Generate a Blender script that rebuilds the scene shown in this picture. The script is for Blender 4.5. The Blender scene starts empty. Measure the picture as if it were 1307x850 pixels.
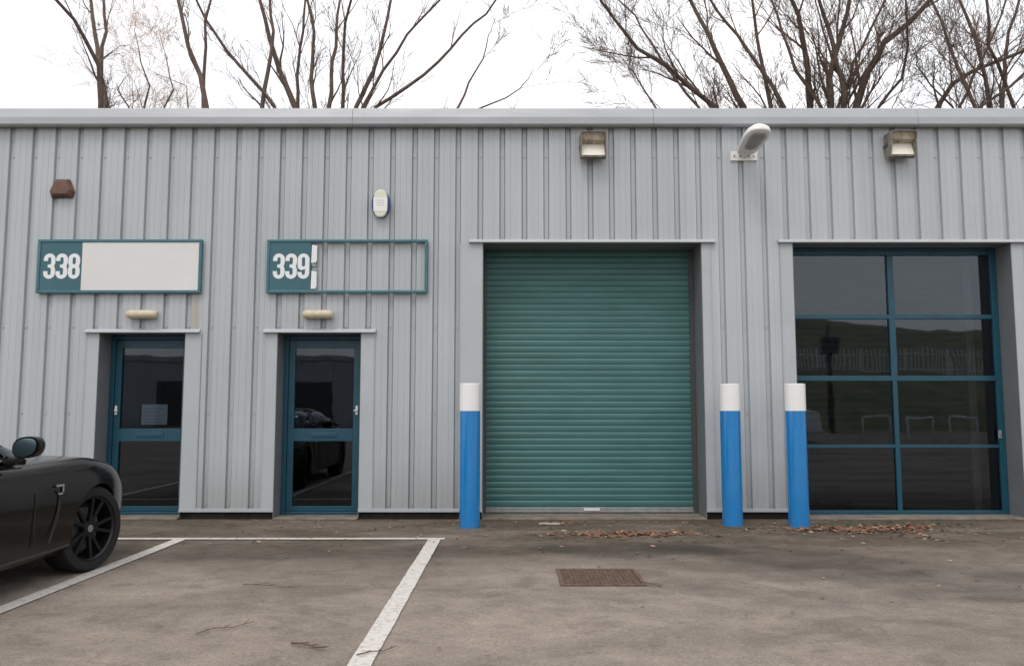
import bpy, bmesh, math, random
from mathutils import Vector, Matrix
R = math.radians
random.seed(7)
S = bpy.context.scene
COL = S.collection

# ------------------------------------------------------------------ camera
F = 1040.0; PITCH = math.atan(97 / F); H = 1.3; D = 9.8
cam = bpy.data.cameras.new('camera'); camo = bpy.data.objects.new('camera', cam); COL.objects.link(camo)
cam.sensor_width = 36; cam.lens = F / 1307 * 36; cam.clip_end = 2000; cam.clip_start = 0.05
camo.location = (0, -D, H); camo.rotation_euler = (math.pi / 2 + PITCH, 0, 0)
S.camera = camo

def at(px, py, Y):
    """point of the plane y=Y that the photograph shows at pixel px,py"""
    u = (px - 653.5) / F; v = (425 - py) / F
    dx = u; dy = math.cos(PITCH) - v * math.sin(PITCH); dz = math.sin(PITCH) + v * math.cos(PITCH)
    t = (Y + D) / dy
    return Vector((dx * t, Y, H + dz * t))
def ground(px, py):
    u = (px - 653.5) / F; v = (425 - py) / F
    dy = math.cos(PITCH) - v * math.sin(PITCH); dz = math.sin(PITCH) + v * math.cos(PITCH)
    t = -H / dz
    return Vector((u * t, -D + dy * t, 0))

# ------------------------------------------------------------------ materials
def mat(name, col, rough=.6, metal=0., spec=.5, noise=0., scale=3., col2=None, bump=0., bscale=40., coat=0., stretch=(1, 1, 1)):
    m = bpy.data.materials.new(name); m.use_nodes = True
    nt = m.node_tree; b = nt.nodes['Principled BSDF']
    b.inputs['Base Color'].default_value = (*col, 1); b.inputs['Roughness'].default_value = rough
    b.inputs['Metallic'].default_value = metal; b.inputs['Specular IOR Level'].default_value = spec
    b.inputs['Coat Weight'].default_value = coat
    tc = nt.nodes.new('ShaderNodeTexCoord'); mp = nt.nodes.new('ShaderNodeMapping')
    mp.inputs['Scale'].default_value = stretch
    nt.links.new(tc.outputs['Object'], mp.inputs['Vector'])
    if noise or col2:
        n = nt.nodes.new('ShaderNodeTexNoise'); n.inputs['Scale'].default_value = scale
        n.inputs['Detail'].default_value = 8; n.inputs['Roughness'].default_value = .65
        nt.links.new(mp.outputs[0], n.inputs['Vector'])
        r = nt.nodes.new('ShaderNodeValToRGB'); r.color_ramp.elements[0].position = .35; r.color_ramp.elements[1].position = .68
        c2 = col2 or tuple(c * (1 - noise) for c in col)
        r.color_ramp.elements[0].color = (*c2, 1); r.color_ramp.elements[1].color = (*col, 1)
        nt.links.new(n.outputs['Fac'], r.inputs['Fac']); nt.links.new(r.outputs[0], b.inputs['Base Color'])
        mr = nt.nodes.new('ShaderNodeMapRange'); mr.inputs['To Min'].default_value = min(1, rough + .12); mr.inputs['To Max'].default_value = max(.02, rough - .08)
        nt.links.new(n.outputs['Fac'], mr.inputs[0]); nt.links.new(mr.outputs[0], b.inputs['Roughness'])
    if bump:
        n2 = nt.nodes.new('ShaderNodeTexNoise'); n2.inputs['Scale'].default_value = bscale; n2.inputs['Detail'].default_value = 5
        nt.links.new(mp.outputs[0], n2.inputs['Vector'])
        bp = nt.nodes.new('ShaderNodeBump'); bp.inputs['Strength'].default_value = bump; bp.inputs['Distance'].default_value = .01
        nt.links.new(n2.outputs['Fac'], bp.inputs['Height']); nt.links.new(bp.outputs[0], b.inputs['Normal'])
    return m

def cladding_mat():
    m = mat('grey_coated_steel', (.41, .425, .45), .42, spec=.4)
    nt = m.node_tree; b = nt.nodes['Principled BSDF']; L = nt.links; N = nt.nodes.new
    geo = N('ShaderNodeNewGeometry'); sep = N('ShaderNodeSeparateXYZ'); L.new(geo.outputs['Position'], sep.inputs[0])
    # soft vertical dirt runs
    mp = N('ShaderNodeMapping'); mp.inputs['Scale'].default_value = (9, 9, .35); L.new(geo.outputs['Position'], mp.inputs[0])
    n = N('ShaderNodeTexNoise'); n.inputs['Scale'].default_value = 1.; n.inputs['Detail'].default_value = 6; L.new(mp.outputs[0], n.inputs[0])
    n2 = N('ShaderNodeTexNoise'); n2.inputs['Scale'].default_value = .9; n2.inputs['Detail'].default_value = 5; L.new(geo.outputs['Position'], n2.inputs[0])
    ad = N('ShaderNodeMath'); ad.operation = 'MULTIPLY'; L.new(n.outputs[0], ad.inputs[0]); L.new(n2.outputs[0], ad.inputs[1])
    r = N('ShaderNodeValToRGB'); r.color_ramp.elements[0].position = .1; r.color_ramp.elements[1].position = .34
    r.color_ramp.elements[0].color = (.388, .415, .440, 1); r.color_ramp.elements[1].color = (.430, .460, .488, 1)
    L.new(ad.outputs[0], r.inputs[0])
    # splash dirt in the lowest half metre, broken by noise
    mr = N('ShaderNodeMapRange'); mr.inputs['From Min'].default_value = .08; mr.inputs['From Max'].default_value = .75
    mr.inputs['To Min'].default_value = .75; mr.inputs['To Max'].default_value = 0; L.new(sep.outputs['Z'], mr.inputs[0])
    mu = N('ShaderNodeMath'); mu.operation = 'MULTIPLY'; L.new(mr.outputs[0], mu.inputs[0]); L.new(n.outputs[0], mu.inputs[1])
    mx = N('ShaderNodeMix'); mx.data_type = 'RGBA'; L.new(mu.outputs[0], mx.inputs['Factor']); L.new(r.outputs[0], mx.inputs['A']); mx.inputs['B'].default_value = (.2, .185, .16, 1)
    # yellow-brown run below the right end of the first sign
    c = at(250, 400, 0)
    def band(out, lo, hi, soft):
        a = N('ShaderNodeMapRange'); a.interpolation_type = 'SMOOTHSTEP'; a.inputs['From Min'].default_value = lo - soft; a.inputs['From Max'].default_value = lo + soft; L.new(out, a.inputs[0])
        d = N('ShaderNodeMapRange'); d.interpolation_type = 'SMOOTHSTEP'; d.inputs['From Min'].default_value = hi - soft; d.inputs['From Max'].default_value = hi + soft
        d.inputs['To Min'].default_value = 1; d.inputs['To Max'].default_value = 0; L.new(out, d.inputs[0])
        q = N('ShaderNodeMath'); q.operation = 'MULTIPLY'; L.new(a.outputs[0], q.inputs[0]); L.new(d.outputs[0], q.inputs[1]); return q.outputs[0]
    q = N('ShaderNodeMath'); q.operation = 'MULTIPLY'
    L.new(band(sep.outputs['X'], c.x - .07, c.x + .05, .03), q.inputs[0]); L.new(band(sep.outputs['Z'], c.z - .45, c.z + .2, .1), q.inputs[1])
    q2 = N('ShaderNodeMath'); q2.operation = 'MULTIPLY'; L.new(q.outputs[0], q2.inputs[0]); q2.inputs[1].default_value = .38
    mx2 = N('ShaderNodeMix'); mx2.data_type = 'RGBA'; L.new(q2.outputs[0], mx2.inputs['Factor']); L.new(mx.outputs['Result'], mx2.inputs['A']); mx2.inputs['B'].default_value = (.36, .28, .16, 1)
    # each 1.07 m sheet weathers a little differently
    dv = N('ShaderNodeMath'); dv.operation = 'DIVIDE'; dv.inputs[1].default_value = 1.07; L.new(sep.outputs['X'], dv.inputs[0])
    fl_ = N('ShaderNodeMath'); fl_.operation = 'FLOOR'; L.new(dv.outputs[0], fl_.inputs[0])
    wn = N('ShaderNodeTexWhiteNoise'); wn.noise_dimensions = '1D'; L.new(fl_.outputs[0], wn.inputs['W'])
    tn = N('ShaderNodeMapRange'); tn.inputs['To Min'].default_value = .955; tn.inputs['To Max'].default_value = 1.03; L.new(wn.outputs['Value'], tn.inputs[0])
    sc = N('ShaderNodeVectorMath'); sc.operation = 'SCALE'; L.new(mx2.outputs['Result'], sc.inputs[0]); L.new(tn.outputs[0], sc.inputs['Scale'])
    # scattered scuffs and spots
    ns = N('ShaderNodeTexNoise'); ns.inputs['Scale'].default_value = 11; ns.inputs['Detail'].default_value = 4; ns.inputs['Roughness'].default_value = .8; L.new(geo.outputs['Position'], ns.inputs[0])
    rs = N('ShaderNodeValToRGB'); rs.color_ramp.elements[0].position = .66; rs.color_ramp.elements[1].position = .76; rs.color_ramp.elements[0].color = (0, 0, 0, 1); rs.color_ramp.elements[1].color = (.5, .5, .5, 1); L.new(ns.outputs[0], rs.inputs[0])
    m5 = N('ShaderNodeMix'); m5.data_type = 'RGBA'; L.new(rs.outputs[0], m5.inputs['Factor']); L.new(sc.outputs[0], m5.inputs['A']); m5.inputs['B'].default_value = (.24, .23, .2, 1)
    L.new(m5.outputs['Result'], b.inputs['Base Color'])
    n3 = N('ShaderNodeTexNoise'); n3.inputs['Scale'].default_value = 2.2; L.new(geo.outputs['Position'], n3.inputs[0])
    bp = N('ShaderNodeBump'); bp.inputs['Strength'].default_value = .25; bp.inputs['Distance'].default_value = .02; L.new(n3.outputs[0], bp.inputs['Height']); L.new(bp.outputs[0], b.inputs['Normal'])
    return m

def ground_mat():
    m = mat('weathered_asphalt', (.1, .09, .08), .9, spec=.25)
    nt = m.node_tree; b = nt.nodes['Principled BSDF']; L = nt.links; N = nt.nodes.new
    geo = N('ShaderNodeNewGeometry'); pos = geo.outputs['Position']; sep = N('ShaderNodeSeparateXYZ'); L.new(pos, sep.inputs[0])
    def noise(scale, det=6, ro=.6, st=(1, 1, 1), dist=0):
        mp = N('ShaderNodeMapping'); mp.inputs['Scale'].default_value = st; L.new(pos, mp.inputs[0])
        n = N('ShaderNodeTexNoise'); n.inputs['Scale'].default_value = scale; n.inputs['Detail'].default_value = det; n.inputs['Roughness'].default_value = ro
        n.inputs['Distortion'].default_value = dist; L.new(mp.outputs[0], n.inputs[0]); return n.outputs['Fac']
    def ramp(fac, a, b_, ca, cb):
        r = N('ShaderNodeValToRGB'); r.color_ramp.elements[0].position = a; r.color_ramp.elements[1].position = b_
        r.color_ramp.elements[0].color = (*ca, 1); r.color_ramp.elements[1].color = (*cb, 1); L.new(fac, r.inputs[0]); return r.outputs[0]
    def mix(fac, A, B, mode='MIX'):
        x = N('ShaderNodeMix'); x.data_type = 'RGBA'; x.blend_type = mode
        if isinstance(fac, float): x.inputs['Factor'].default_value = fac
        else: L.new(fac, x.inputs['Factor'])
        L.new(A, x.inputs['A']); L.new(B, x.inputs['B']); return x.outputs['Result']
    big = noise(.55, 5, .55, (.7, 1.3, 1), .6)
    base = ramp(big, .38, .6, (.215, .186, .165), (.305, .265, .235))
    mid = ramp(noise(3.5, 8, .7), .35, .65, (.78, .77, .77), (1.08, 1.07, 1.05))
    c = mix(1., base, mid, 'MULTIPLY')
    # aggregate specks
    sp = ramp(noise(130, 3, .8), .40, .64, (.72, .72, .72), (1.28, 1.27, 1.25))
    c = mix(1., c, sp, 'MULTIPLY')
    c = mix(1., c, ramp(noise(38, 5, .75), .36, .62, (.8, .79, .78), (1.14, 1.13, 1.12)), 'MULTIPLY')
    # stains: oil drips and damp patches with firmer edges
    c = mix(1., c, ramp(noise(1.7, 9, .72, (1, 1.2, 1), .8), .40, .50, (.8, .79, .79), (1, 1, 1)), 'MULTIPLY')
    c = mix(1., c, ramp(noise(5.5, 4, .6), .27, .36, (.66, .65, .64), (1, 1, 1)), 'MULTIPLY')
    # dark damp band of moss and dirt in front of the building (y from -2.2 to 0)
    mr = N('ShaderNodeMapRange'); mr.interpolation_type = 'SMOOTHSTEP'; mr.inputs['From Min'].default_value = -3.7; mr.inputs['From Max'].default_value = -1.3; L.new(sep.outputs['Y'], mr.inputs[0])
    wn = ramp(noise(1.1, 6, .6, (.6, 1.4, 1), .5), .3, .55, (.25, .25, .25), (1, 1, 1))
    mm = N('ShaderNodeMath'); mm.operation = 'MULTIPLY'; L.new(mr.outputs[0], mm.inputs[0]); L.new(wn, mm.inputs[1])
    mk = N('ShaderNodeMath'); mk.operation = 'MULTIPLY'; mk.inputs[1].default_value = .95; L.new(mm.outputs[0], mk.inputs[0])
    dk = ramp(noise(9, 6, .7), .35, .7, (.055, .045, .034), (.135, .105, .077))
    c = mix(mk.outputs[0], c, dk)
    # moss specks near the wall
    ms = N('ShaderNodeMapRange'); ms.inputs['From Min'].default_value = -1.2; ms.inputs['From Max'].default_value = 0; L.new(sep.outputs['Y'], ms.inputs[0])
    mo = ramp(noise(6, 8, .8), .52, .64, (0, 0, 0), (1, 1, 1))
    m3 = N('ShaderNodeMath'); m3.operation = 'MULTIPLY'; L.new(ms.outputs[0], m3.inputs[0]); L.new(mo, m3.inputs[1])
    rgb = N('ShaderNodeRGB'); rgb.outputs[0].default_value = (.075, .072, .032, 1)
    m4 = N('ShaderNodeMath'); m4.operation = 'MULTIPLY'; m4.inputs[1].default_value = .85; L.new(m3.outputs[0], m4.inputs[0])
    c = mix(m4.outputs[0], c, rgb.outputs[0])
    # darker elliptical patches on the tarmac, broken at the edges
    def dark_patch(cx, cy, rx, ry, ang, amt):
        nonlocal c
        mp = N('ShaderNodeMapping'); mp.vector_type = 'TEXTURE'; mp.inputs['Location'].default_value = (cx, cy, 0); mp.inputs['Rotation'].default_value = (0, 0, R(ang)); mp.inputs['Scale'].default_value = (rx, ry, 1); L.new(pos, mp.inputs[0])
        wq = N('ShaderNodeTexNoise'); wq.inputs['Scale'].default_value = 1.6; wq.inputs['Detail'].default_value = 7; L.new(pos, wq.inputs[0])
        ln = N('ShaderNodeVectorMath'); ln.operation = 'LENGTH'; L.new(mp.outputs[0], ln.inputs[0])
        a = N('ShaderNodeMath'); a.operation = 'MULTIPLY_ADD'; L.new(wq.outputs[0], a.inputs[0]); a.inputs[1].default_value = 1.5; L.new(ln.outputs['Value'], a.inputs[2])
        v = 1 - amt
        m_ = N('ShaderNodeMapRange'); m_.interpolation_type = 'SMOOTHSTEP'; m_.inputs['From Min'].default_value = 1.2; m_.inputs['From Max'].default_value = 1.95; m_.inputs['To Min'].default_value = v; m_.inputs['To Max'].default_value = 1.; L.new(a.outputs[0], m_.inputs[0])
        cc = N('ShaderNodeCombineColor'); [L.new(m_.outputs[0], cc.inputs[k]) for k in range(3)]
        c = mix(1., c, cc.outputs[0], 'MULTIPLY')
    g1 = ground(810, 702); dark_patch(g1.x, g1.y, 1.25, .5, 0, .42)
    g2 = ground(1060, 715); dark_patch(g2.x, g2.y, 2.3, .5, -28, .36)
    g3 = ground(1230, 745); dark_patch(g3.x, g3.y, 2.2, .6, -20, .36)
    g4 = ground(400, 705); dark_patch(g4.x, g4.y, 2.6, .42, 2, .3)
    g5 = ground(860, 742); dark_patch(g5.x, g5.y, .9, .3, -35, .2)
    # fine cracks
    vo = N('ShaderNodeTexVoronoi'); vo.feature = 'DISTANCE_TO_EDGE'; vo.inputs['Scale'].default_value = .42
    wp = N('ShaderNodeTexNoise'); wp.inputs['Scale'].default_value = 2.; wp.inputs['Detail'].default_value = 6; L.new(pos, wp.inputs[0])
    av = N('ShaderNodeVectorMath'); av.operation = 'MULTIPLY_ADD'; L.new(wp.outputs['Color'], av.inputs[0]); av.inputs[1].default_value = (.7, .7, 0); L.new(pos, av.inputs[2]); L.new(av.outputs[0], vo.inputs['Vector'])
    ck = ramp(vo.outputs['Distance'], .0, .004, (.8, .79, .78), (1, 1, 1))
    br = ramp(noise(.8, 3), .48, .56, (0, 0, 0), (1, 1, 1))
    one = N('ShaderNodeRGB'); one.outputs[0].default_value = (1, 1, 1, 1)
    c = mix(1., c, mix(br, one.outputs[0], ck), 'MULTIPLY')
    L.new(c, b.inputs['Base Color'])
    bp = N('ShaderNodeBump'); bp.inputs['Strength'].default_value = .6; bp.inputs['Distance'].default_value = .006; L.new(noise(120, 4, .8), bp.inputs['Height'])
    bp2 = N('ShaderNodeBump'); bp2.inputs['Strength'].default_value = .5; bp2.inputs['Distance'].default_value = .05; L.new(noise(1.5, 4, .6), bp2.inputs['Height']); L.new(bp.outputs[0], bp2.inputs['Normal'])
    L.new(bp2.outputs[0], b.inputs['Normal'])
    return m

def wear(m, dirt=(.16, .13, .1), zmax=.22):
    nt = m.node_tree; b = nt.nodes['Principled BSDF']; L = nt.links; N = nt.nodes.new
    src = b.inputs['Base Color'].links[0].from_socket; geo = N('ShaderNodeNewGeometry'); sep = N('ShaderNodeSeparateXYZ'); L.new(geo.outputs['Position'], sep.inputs[0])
    mp = N('ShaderNodeMapping'); mp.inputs['Scale'].default_value = (1, 1, .45); L.new(geo.outputs['Position'], mp.inputs[0])
    n = N('ShaderNodeTexNoise'); n.inputs['Scale'].default_value = 17; n.inputs['Detail'].default_value = 9; n.inputs['Roughness'].default_value = .75; L.new(mp.outputs[0], n.inputs[0])
    mr = N('ShaderNodeMapRange'); mr.inputs['From Min'].default_value = 0; mr.inputs['From Max'].default_value = zmax; mr.inputs['To Min'].default_value = .12; mr.inputs['To Max'].default_value = 0; L.new(sep.outputs['Z'], mr.inputs[0])
    ad = N('ShaderNodeMath'); ad.operation = 'ADD'; L.new(n.outputs[0], ad.inputs[0]); L.new(mr.outputs[0], ad.inputs[1])
    r = N('ShaderNodeValToRGB'); r.color_ramp.elements[0].position = .63; r.color_ramp.elements[1].position = .72; r.color_ramp.elements[0].color = (0, 0, 0, 1); r.color_ramp.elements[1].color = (.7, .7, .7, 1); L.new(ad.outputs[0], r.inputs[0])
    mx = N('ShaderNodeMix'); mx.data_type = 'RGBA'; L.new(r.outputs[0], mx.inputs['Factor']); L.new(src, mx.inputs['A']); mx.inputs['B'].default_value = (*dirt, 1); L.new(mx.outputs['Result'], b.inputs['Base Color'])

def worn_paint():
    m = mat('worn_road_paint', (.55, .53, .5), .8)
    nt = m.node_tree; b = nt.nodes['Principled BSDF']; L = nt.links; N = nt.nodes.new
    geo = N('ShaderNodeNewGeometry')
    n = N('ShaderNodeTexNoise'); n.inputs['Scale'].default_value = 22; n.inputs['Detail'].default_value = 8; n.inputs['Roughness'].default_value = .75; L.new(geo.outputs['Position'], n.inputs[0])
    r = N('ShaderNodeValToRGB'); r.color_ramp.elements[0].position = .36; r.color_ramp.elements[1].position = .5
    r.color_ramp.elements[0].color = (.33, .3, .275, 1); r.color_ramp.elements[1].color = (.56, .53, .5, 1); L.new(n.outputs[0], r.inputs[0]); L.new(r.outputs[0], b.inputs['Base Color'])
    return m

def glass_mat(name='window_glass', tint=(.62, .65, .67), ior=1.57):
    m = bpy.data.materials.new(name); m.use_nodes = True; nt = m.node_tree; nt.nodes.clear(); N = nt.nodes.new; L = nt.links
    o = N('ShaderNodeOutputMaterial'); mx = N('ShaderNodeMixShader'); t = N('ShaderNodeBsdfTransparent'); t.inputs[0].default_value = (*tint, 1)
    g = N('ShaderNodeBsdfGlossy'); g.inputs['Roughness'].default_value = .015; g.inputs[0].default_value = (.82, .9, 1, 1)
    fr = N('ShaderNodeFresnel'); fr.inputs[0].default_value = ior
    n = N('ShaderNodeTexNoise'); n.inputs['Scale'].default_value = 1.3; geo = N('ShaderNodeNewGeometry'); L.new(geo.outputs['Position'], n.inputs[0])
    bp = N('ShaderNodeBump'); bp.inputs['Strength'].default_value = .07; bp.inputs['Distance'].default_value = .02; L.new(n.outputs[0], bp.inputs['Height']); L.new(bp.outputs[0], g.inputs['Normal'])
    L.new(fr.outputs[0], mx.inputs[0]); L.new(t.outputs[0], mx.inputs[1]); L.new(g.outputs[0], mx.inputs[2]); L.new(mx.outputs[0], o.inputs[0])
    return m

M = {}
M['clad'] = cladding_mat()
M['flash'] = mat('grey_flashing', (.420, .449, .476), .4, spec=.4, noise=.08, scale=2.5, bump=.05, bscale=3)
M['fascia'] = mat('grey_fascia', (.375, .395, .425), .38, spec=.5, noise=.13, scale=1.2, stretch=(1, 1, 4))
M['teal'] = mat('teal_frame_paint', (.009, .075, .12), .35, noise=.25, scale=6)
M['sign'] = mat('teal_sign_paint', (.032, .118, .15), .4, noise=.15, scale=3)
M['signframe'] = mat('teal_sign_frame', (.045, .15, .19), .35, noise=.2, scale=8)
M['shutter'] = mat('green_shutter', (.046, .152, .148), .42, noise=.22, scale=1.8, stretch=(.6, 1, 3))
M['reveal'] = mat('dark_reveal_grey', (.17, .18, .19), .5, noise=.15, scale=2)  # darker grey than the flashing, used on reveals and soffits
M['galv'] = mat('galvanised_steel', (.32, .34, .34), .45, metal=.35, noise=.3, scale=9)
M['dark'] = mat('dark_rubber', (.02, .02, .02), .7)
M['jamb'] = mat('dark_guide_steel', (.06, .065, .065), .5, noise=.2)
M['brick'] = mat('dark_plinth', (.035, .03, .028), .9, noise=.4, scale=14, bump=.5)
M['white'] = mat('white_panel', (.66, .655, .65), .45, noise=.06, scale=2)
M['number'] = mat('white_vinyl', (.72, .74, .76), .4)
M['wpaint'] = mat('white_bollard_paint', (.8, .8, .8), .28, noise=.06, scale=6)
M['blue'] = mat('blue_bollard_paint', (.008, .2, .53), .2, noise=.1, scale=5, coat=1.)
wear(M['blue']); wear(M['wpaint'], (.5, .49, .46))
M['cream'] = mat('aged_cream_plastic', (.62, .54, .40), .5, noise=.25, scale=14)
M['brown'] = mat('brown_plastic', (.12, .05, .038), .5, noise=.35, scale=10)
M['alarmw'] = mat('white_plastic', (.75, .76, .74), .35, noise=.08)
M['alarmy'] = mat('yellowed_plastic', (.68, .68, .56), .4, noise=.1)
M['alarmb'] = mat('blue_plastic', (.02, .04, .2), .3)
M['rusty'] = mat('grimy_housing', (.28, .265, .235), .65, col2=(.12, .095, .07), scale=16)
M['grime'] = mat('grimy_reflector', (.58, .54, .47), .5, col2=(.24, .18, .12), scale=13)
M['reflector'] = mat('white_reflector', (.92, .91, .86), .4)
M['lampgrey'] = mat('pale_lamp_housing', (.8, .8, .79), .4, noise=.1, scale=10)
M['diffuser'] = mat('dull_diffuser', (.3, .29, .28), .2, noise=.3, scale=8)
M['glass'] = glass_mat()
M['ground'] = ground_mat()
M['line'] = worn_paint()
M['apron'] = mat('concrete_threshold', (.24, .205, .17), .9, noise=.45, scale=5, bump=.3, bscale=60)
M['rust'] = mat('rusty_iron', (.17, .105, .07), .75, col2=(.07, .045, .035), scale=25, bump=.4, bscale=60)
M['bark'] = mat('dark_bark', (.135, .094, .076), .9, noise=.45, scale=6, bump=.6, bscale=14)
M['twig'] = mat('reddish_twigs', (.15, .1, .08), .9, noise=.3, scale=3)
M['pale'] = mat('pale_twigs', (.42, .27, .17), .9)
M['oldleaf'] = mat('withered_leaves', (.14, .08, .04), .85, noise=.4, scale=30)
M['leaf1'] = mat('dead_leaf_brown', (.21, .1, .06), .8, noise=.3, scale=20)
M['leaf2'] = mat('dead_leaf_tan', (.4, .27, .18), .8, noise=.3, scale=20)
M['leaf3'] = mat('dead_leaf_dark', (.07, .04, .028), .8)
M['room'] = mat('dim_interior', (.035, .035, .035), .9, noise=.3)
M['inshutter'] = mat('grey_inner_shutter', (.055, .06, .062), .5, noise=.2, scale=2)
M['paper'] = mat('paper', (.84, .92, .98), .8)
M['ink'] = mat('ink', (.4, .46, .56), .8)
M['carpaint'] = mat('black_car_paint', (.007, .006, .0055), .17, metal=.0, spec=.18, coat=.26)
M['carpaint'].node_tree.nodes['Principled BSDF'].inputs['Coat Roughness'].default_value = .12
M['tyre'] = mat('tyre_rubber', (.009, .009, .009), .8, noise=.3, scale=20)
M['alloy'] = mat('dark_alloy', (.018, .018, .02), .3, metal=.5)
M['chrome'] = mat('chrome', (.6, .6, .6), .15, metal=1.)
M['carglass'] = glass_mat('car_glass', (.25, .3, .28), 1.6)
M['mirrorglass'] = mat('mirror_glass', (.2, .28, .27), .1, metal=1.)
M['blackplastic'] = mat('black_plastic', (.015, .015, .015), .45)
M['redlens'] = mat('red_lens', (.25, .01, .01), .15)
M['lens'] = mat('headlight_lens', (.5, .5, .52), .08, metal=.4)
M['leather'] = mat('car_seat_leather', (.03, .026, .022), .6)
M['roof'] = mat('roof_sheet', (.25, .26, .27), .6, noise=.2)
M['grass'] = mat('bank_grass', (.2, .185, .11), .95, col2=(.09, .09, .05), scale=.5, bump=.6, bscale=3)
M['fencew'] = mat('white_fence_paint', (.7, .7, .7), .5)
M['darksteel'] = mat('dark_painted_steel', (.03, .03, .035), .5)

# ------------------------------------------------------------------ mesh helpers
class MB:
    def __init__(s): s.v = []; s.f = []; s.mi = []; s.cur = 0
    def add(s, vs, fs):
        o = len(s.v); s.v += [tuple(p) for p in vs]
        for f in fs: s.f.append([i + o for i in f]); s.mi.append(s.cur)
    def box(s, x0, x1, y0, y1, z0, z1):
        vs = [(x, y, z) for x in (x0, x1) for y in (y0, y1) for z in (z0, z1)]
        s.add(vs, [(0, 1, 3, 2), (4, 6, 7, 5), (0, 4, 5, 1), (2, 3, 7, 6), (0, 2, 6, 4), (1, 5, 7, 3)]); return s
    def tube(s, pts, rad, n=6, cap=True):
        pts = [Vector(p) for p in pts]; rings = []
        if not hasattr(rad, '__len__'): rad = [rad] * len(pts)
        o = []; prev = None
        for i, p in enumerate(pts):
            d = (pts[min(i + 1, len(pts) - 1)] - pts[max(i - 1, 0)]).normalized()
            if prev is None:
                a = Vector((0, 0, 1)) if abs(d.z) < .9 else Vector((1, 0, 0)); u = d.cross(a).normalized()
            else: u = (prev - d * prev.dot(d)).normalized()
            prev = u; w = d.cross(u)
            for k in range(n):
                t = 2 * math.pi * k / n; o.append(p + (u * math.cos(t) + w * math.sin(t)) * rad[i])
        fs = []
        for i in range(len(pts) - 1):
            for k in range(n):
                a = i * n + k; b = i * n + (k + 1) % n; fs.append((a, b, b + n, a + n))
        if cap: fs.append(tuple(range(n - 1, -1, -1))); fs.append(tuple((len(pts) - 1) * n + k for k in range(n)))
        s.add(o, fs); return s
    def prism(s, poly, axis, a, b):
        """poly: 2D points; axis: which axis it is extruded along"""
        def p3(p, t):
            if axis == 'y': return (p[0], t, p[1])
            if axis == 'x': return (t, p[0], p[1])
            return (p[0], p[1], t)
        n = len(poly); vs = [p3(p, a) for p in poly] + [p3(p, b) for p in poly]
        s.add(vs, [tuple(range(n)), tuple(range(2 * n - 1, n - 1, -1))] + [(i, i + n, (i + 1) % n + n, (i + 1) % n) for i in range(n)]); return s
    def lathe(s, prof, n=32, cx=0, cy=0):
        """prof: (r,z) list around z"""
        vs = []; fs = []
        for r, z in prof:
            for k in range(n):
                t = 2 * math.pi * k / n; vs.append((cx + r * math.cos(t), cy + r * math.sin(t), z))
        for i in range(len(prof) - 1):
            for k in range(n): a = i * n + k; b = i * n + (k + 1) % n; fs.append((a, b, b + n, a + n))
        fs.append(tuple(range(n - 1, -1, -1))); fs.append(tuple((len(prof) - 1) * n + k for k in range(n)))
        s.add(vs, fs); return s
    def build(s, name, m, parent=None, smooth=False, bevel=0., loc=None, autos=None):
        me = bpy.data.meshes.new(name); me.from_pydata(s.v, [], s.f)
        ms = m if isinstance(m, (list, tuple)) else [m]
        for x in ms: me.materials.append(x)
        for i, p in enumerate(me.polygons): p.material_index = s.mi[i]
        bm = bmesh.new(); bm.from_mesh(me); bmesh.ops.recalc_face_normals(bm, faces=bm.faces); bm.to_mesh(me); bm.free()
        o = bpy.data.objects.new(name, me); COL.objects.link(o)
        if parent: o.parent = parent
        if loc: o.location = loc
        if smooth: me.shade_smooth()
        if autos is not None:
            me.shade_smooth()
            bm = bmesh.new(); bm.from_mesh(me)
            for e in bm.edges:
                if len(e.link_faces) == 2 and e.calc_face_angle(0) > R(autos): e.smooth = False
            bm.to_mesh(me); bm.free()
        if bevel:
            b = o.modifiers.new('bevel', 'BEVEL'); b.width = bevel; b.segments = 2; b.limit_method = 'ANGLE'; b.harden_normals = False
        return o

def tag(o, label=None, cat=None, group=None, kind=None):
    if label: o['label'] = label
    if cat: o['category'] = cat
    if group: o['group'] = group
    if kind: o['kind'] = kind
    return o
def thing(name, label, cat, loc=(0, 0, 0), group=None):
    o = bpy.data.objects.new(name, None); COL.objects.link(o); o.location = loc; o.empty_display_size = .1
    return tag(o, label, cat, group)
def dup(root, loc, label=None, rz=None):
    def cp(o, par):
        c = o.copy(); COL.objects.link(c); c.parent = par
        for ch in [x for x in bpy.data.objects if x.parent == o and x not in done]: done.add(cp(ch, c))
        return c
    done = set(); c = cp(root, None); c.location = loc
    if label: c['label'] = label
    if rz is not None: c.rotation_euler.z = rz
    return c
def text_mesh(s, size, loc, m, parent, name, sx=1., off=.0, depth=.002):
    cu = bpy.data.curves.new(name, 'FONT'); cu.body = s; cu.size = size; cu.offset = off; cu.extrude = depth; cu.align_x = 'CENTER'; cu.space_character = 1.0
    t = bpy.data.objects.new(name, cu); COL.objects.link(t)
    dg = bpy.context.evaluated_depsgraph_get(); me = bpy.data.meshes.new_from_object(t.evaluated_get(dg)); bpy.data.objects.remove(t)
    o = bpy.data.objects.new(name, me); COL.objects.link(o); me.materials.clear(); me.materials.append(m)
    o.rotation_euler = (R(90), 0, 0); o.scale = (sx, 1, 1); o.location = loc; o.parent = parent
    return o

# ------------------------------------------------------------------ ground
XS = [-400, -60, -20, 20, 60, 400]
g = MB()
g.add([(-500, -400, 0), (500, -400, 0), (500, 500, 0), (-500, 500, 0)], [(0, 1, 2, 3)])
tag(g.build('ground', M['ground']), 'worn brown grey asphalt forecourt of the business park', kind='structure')
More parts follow.
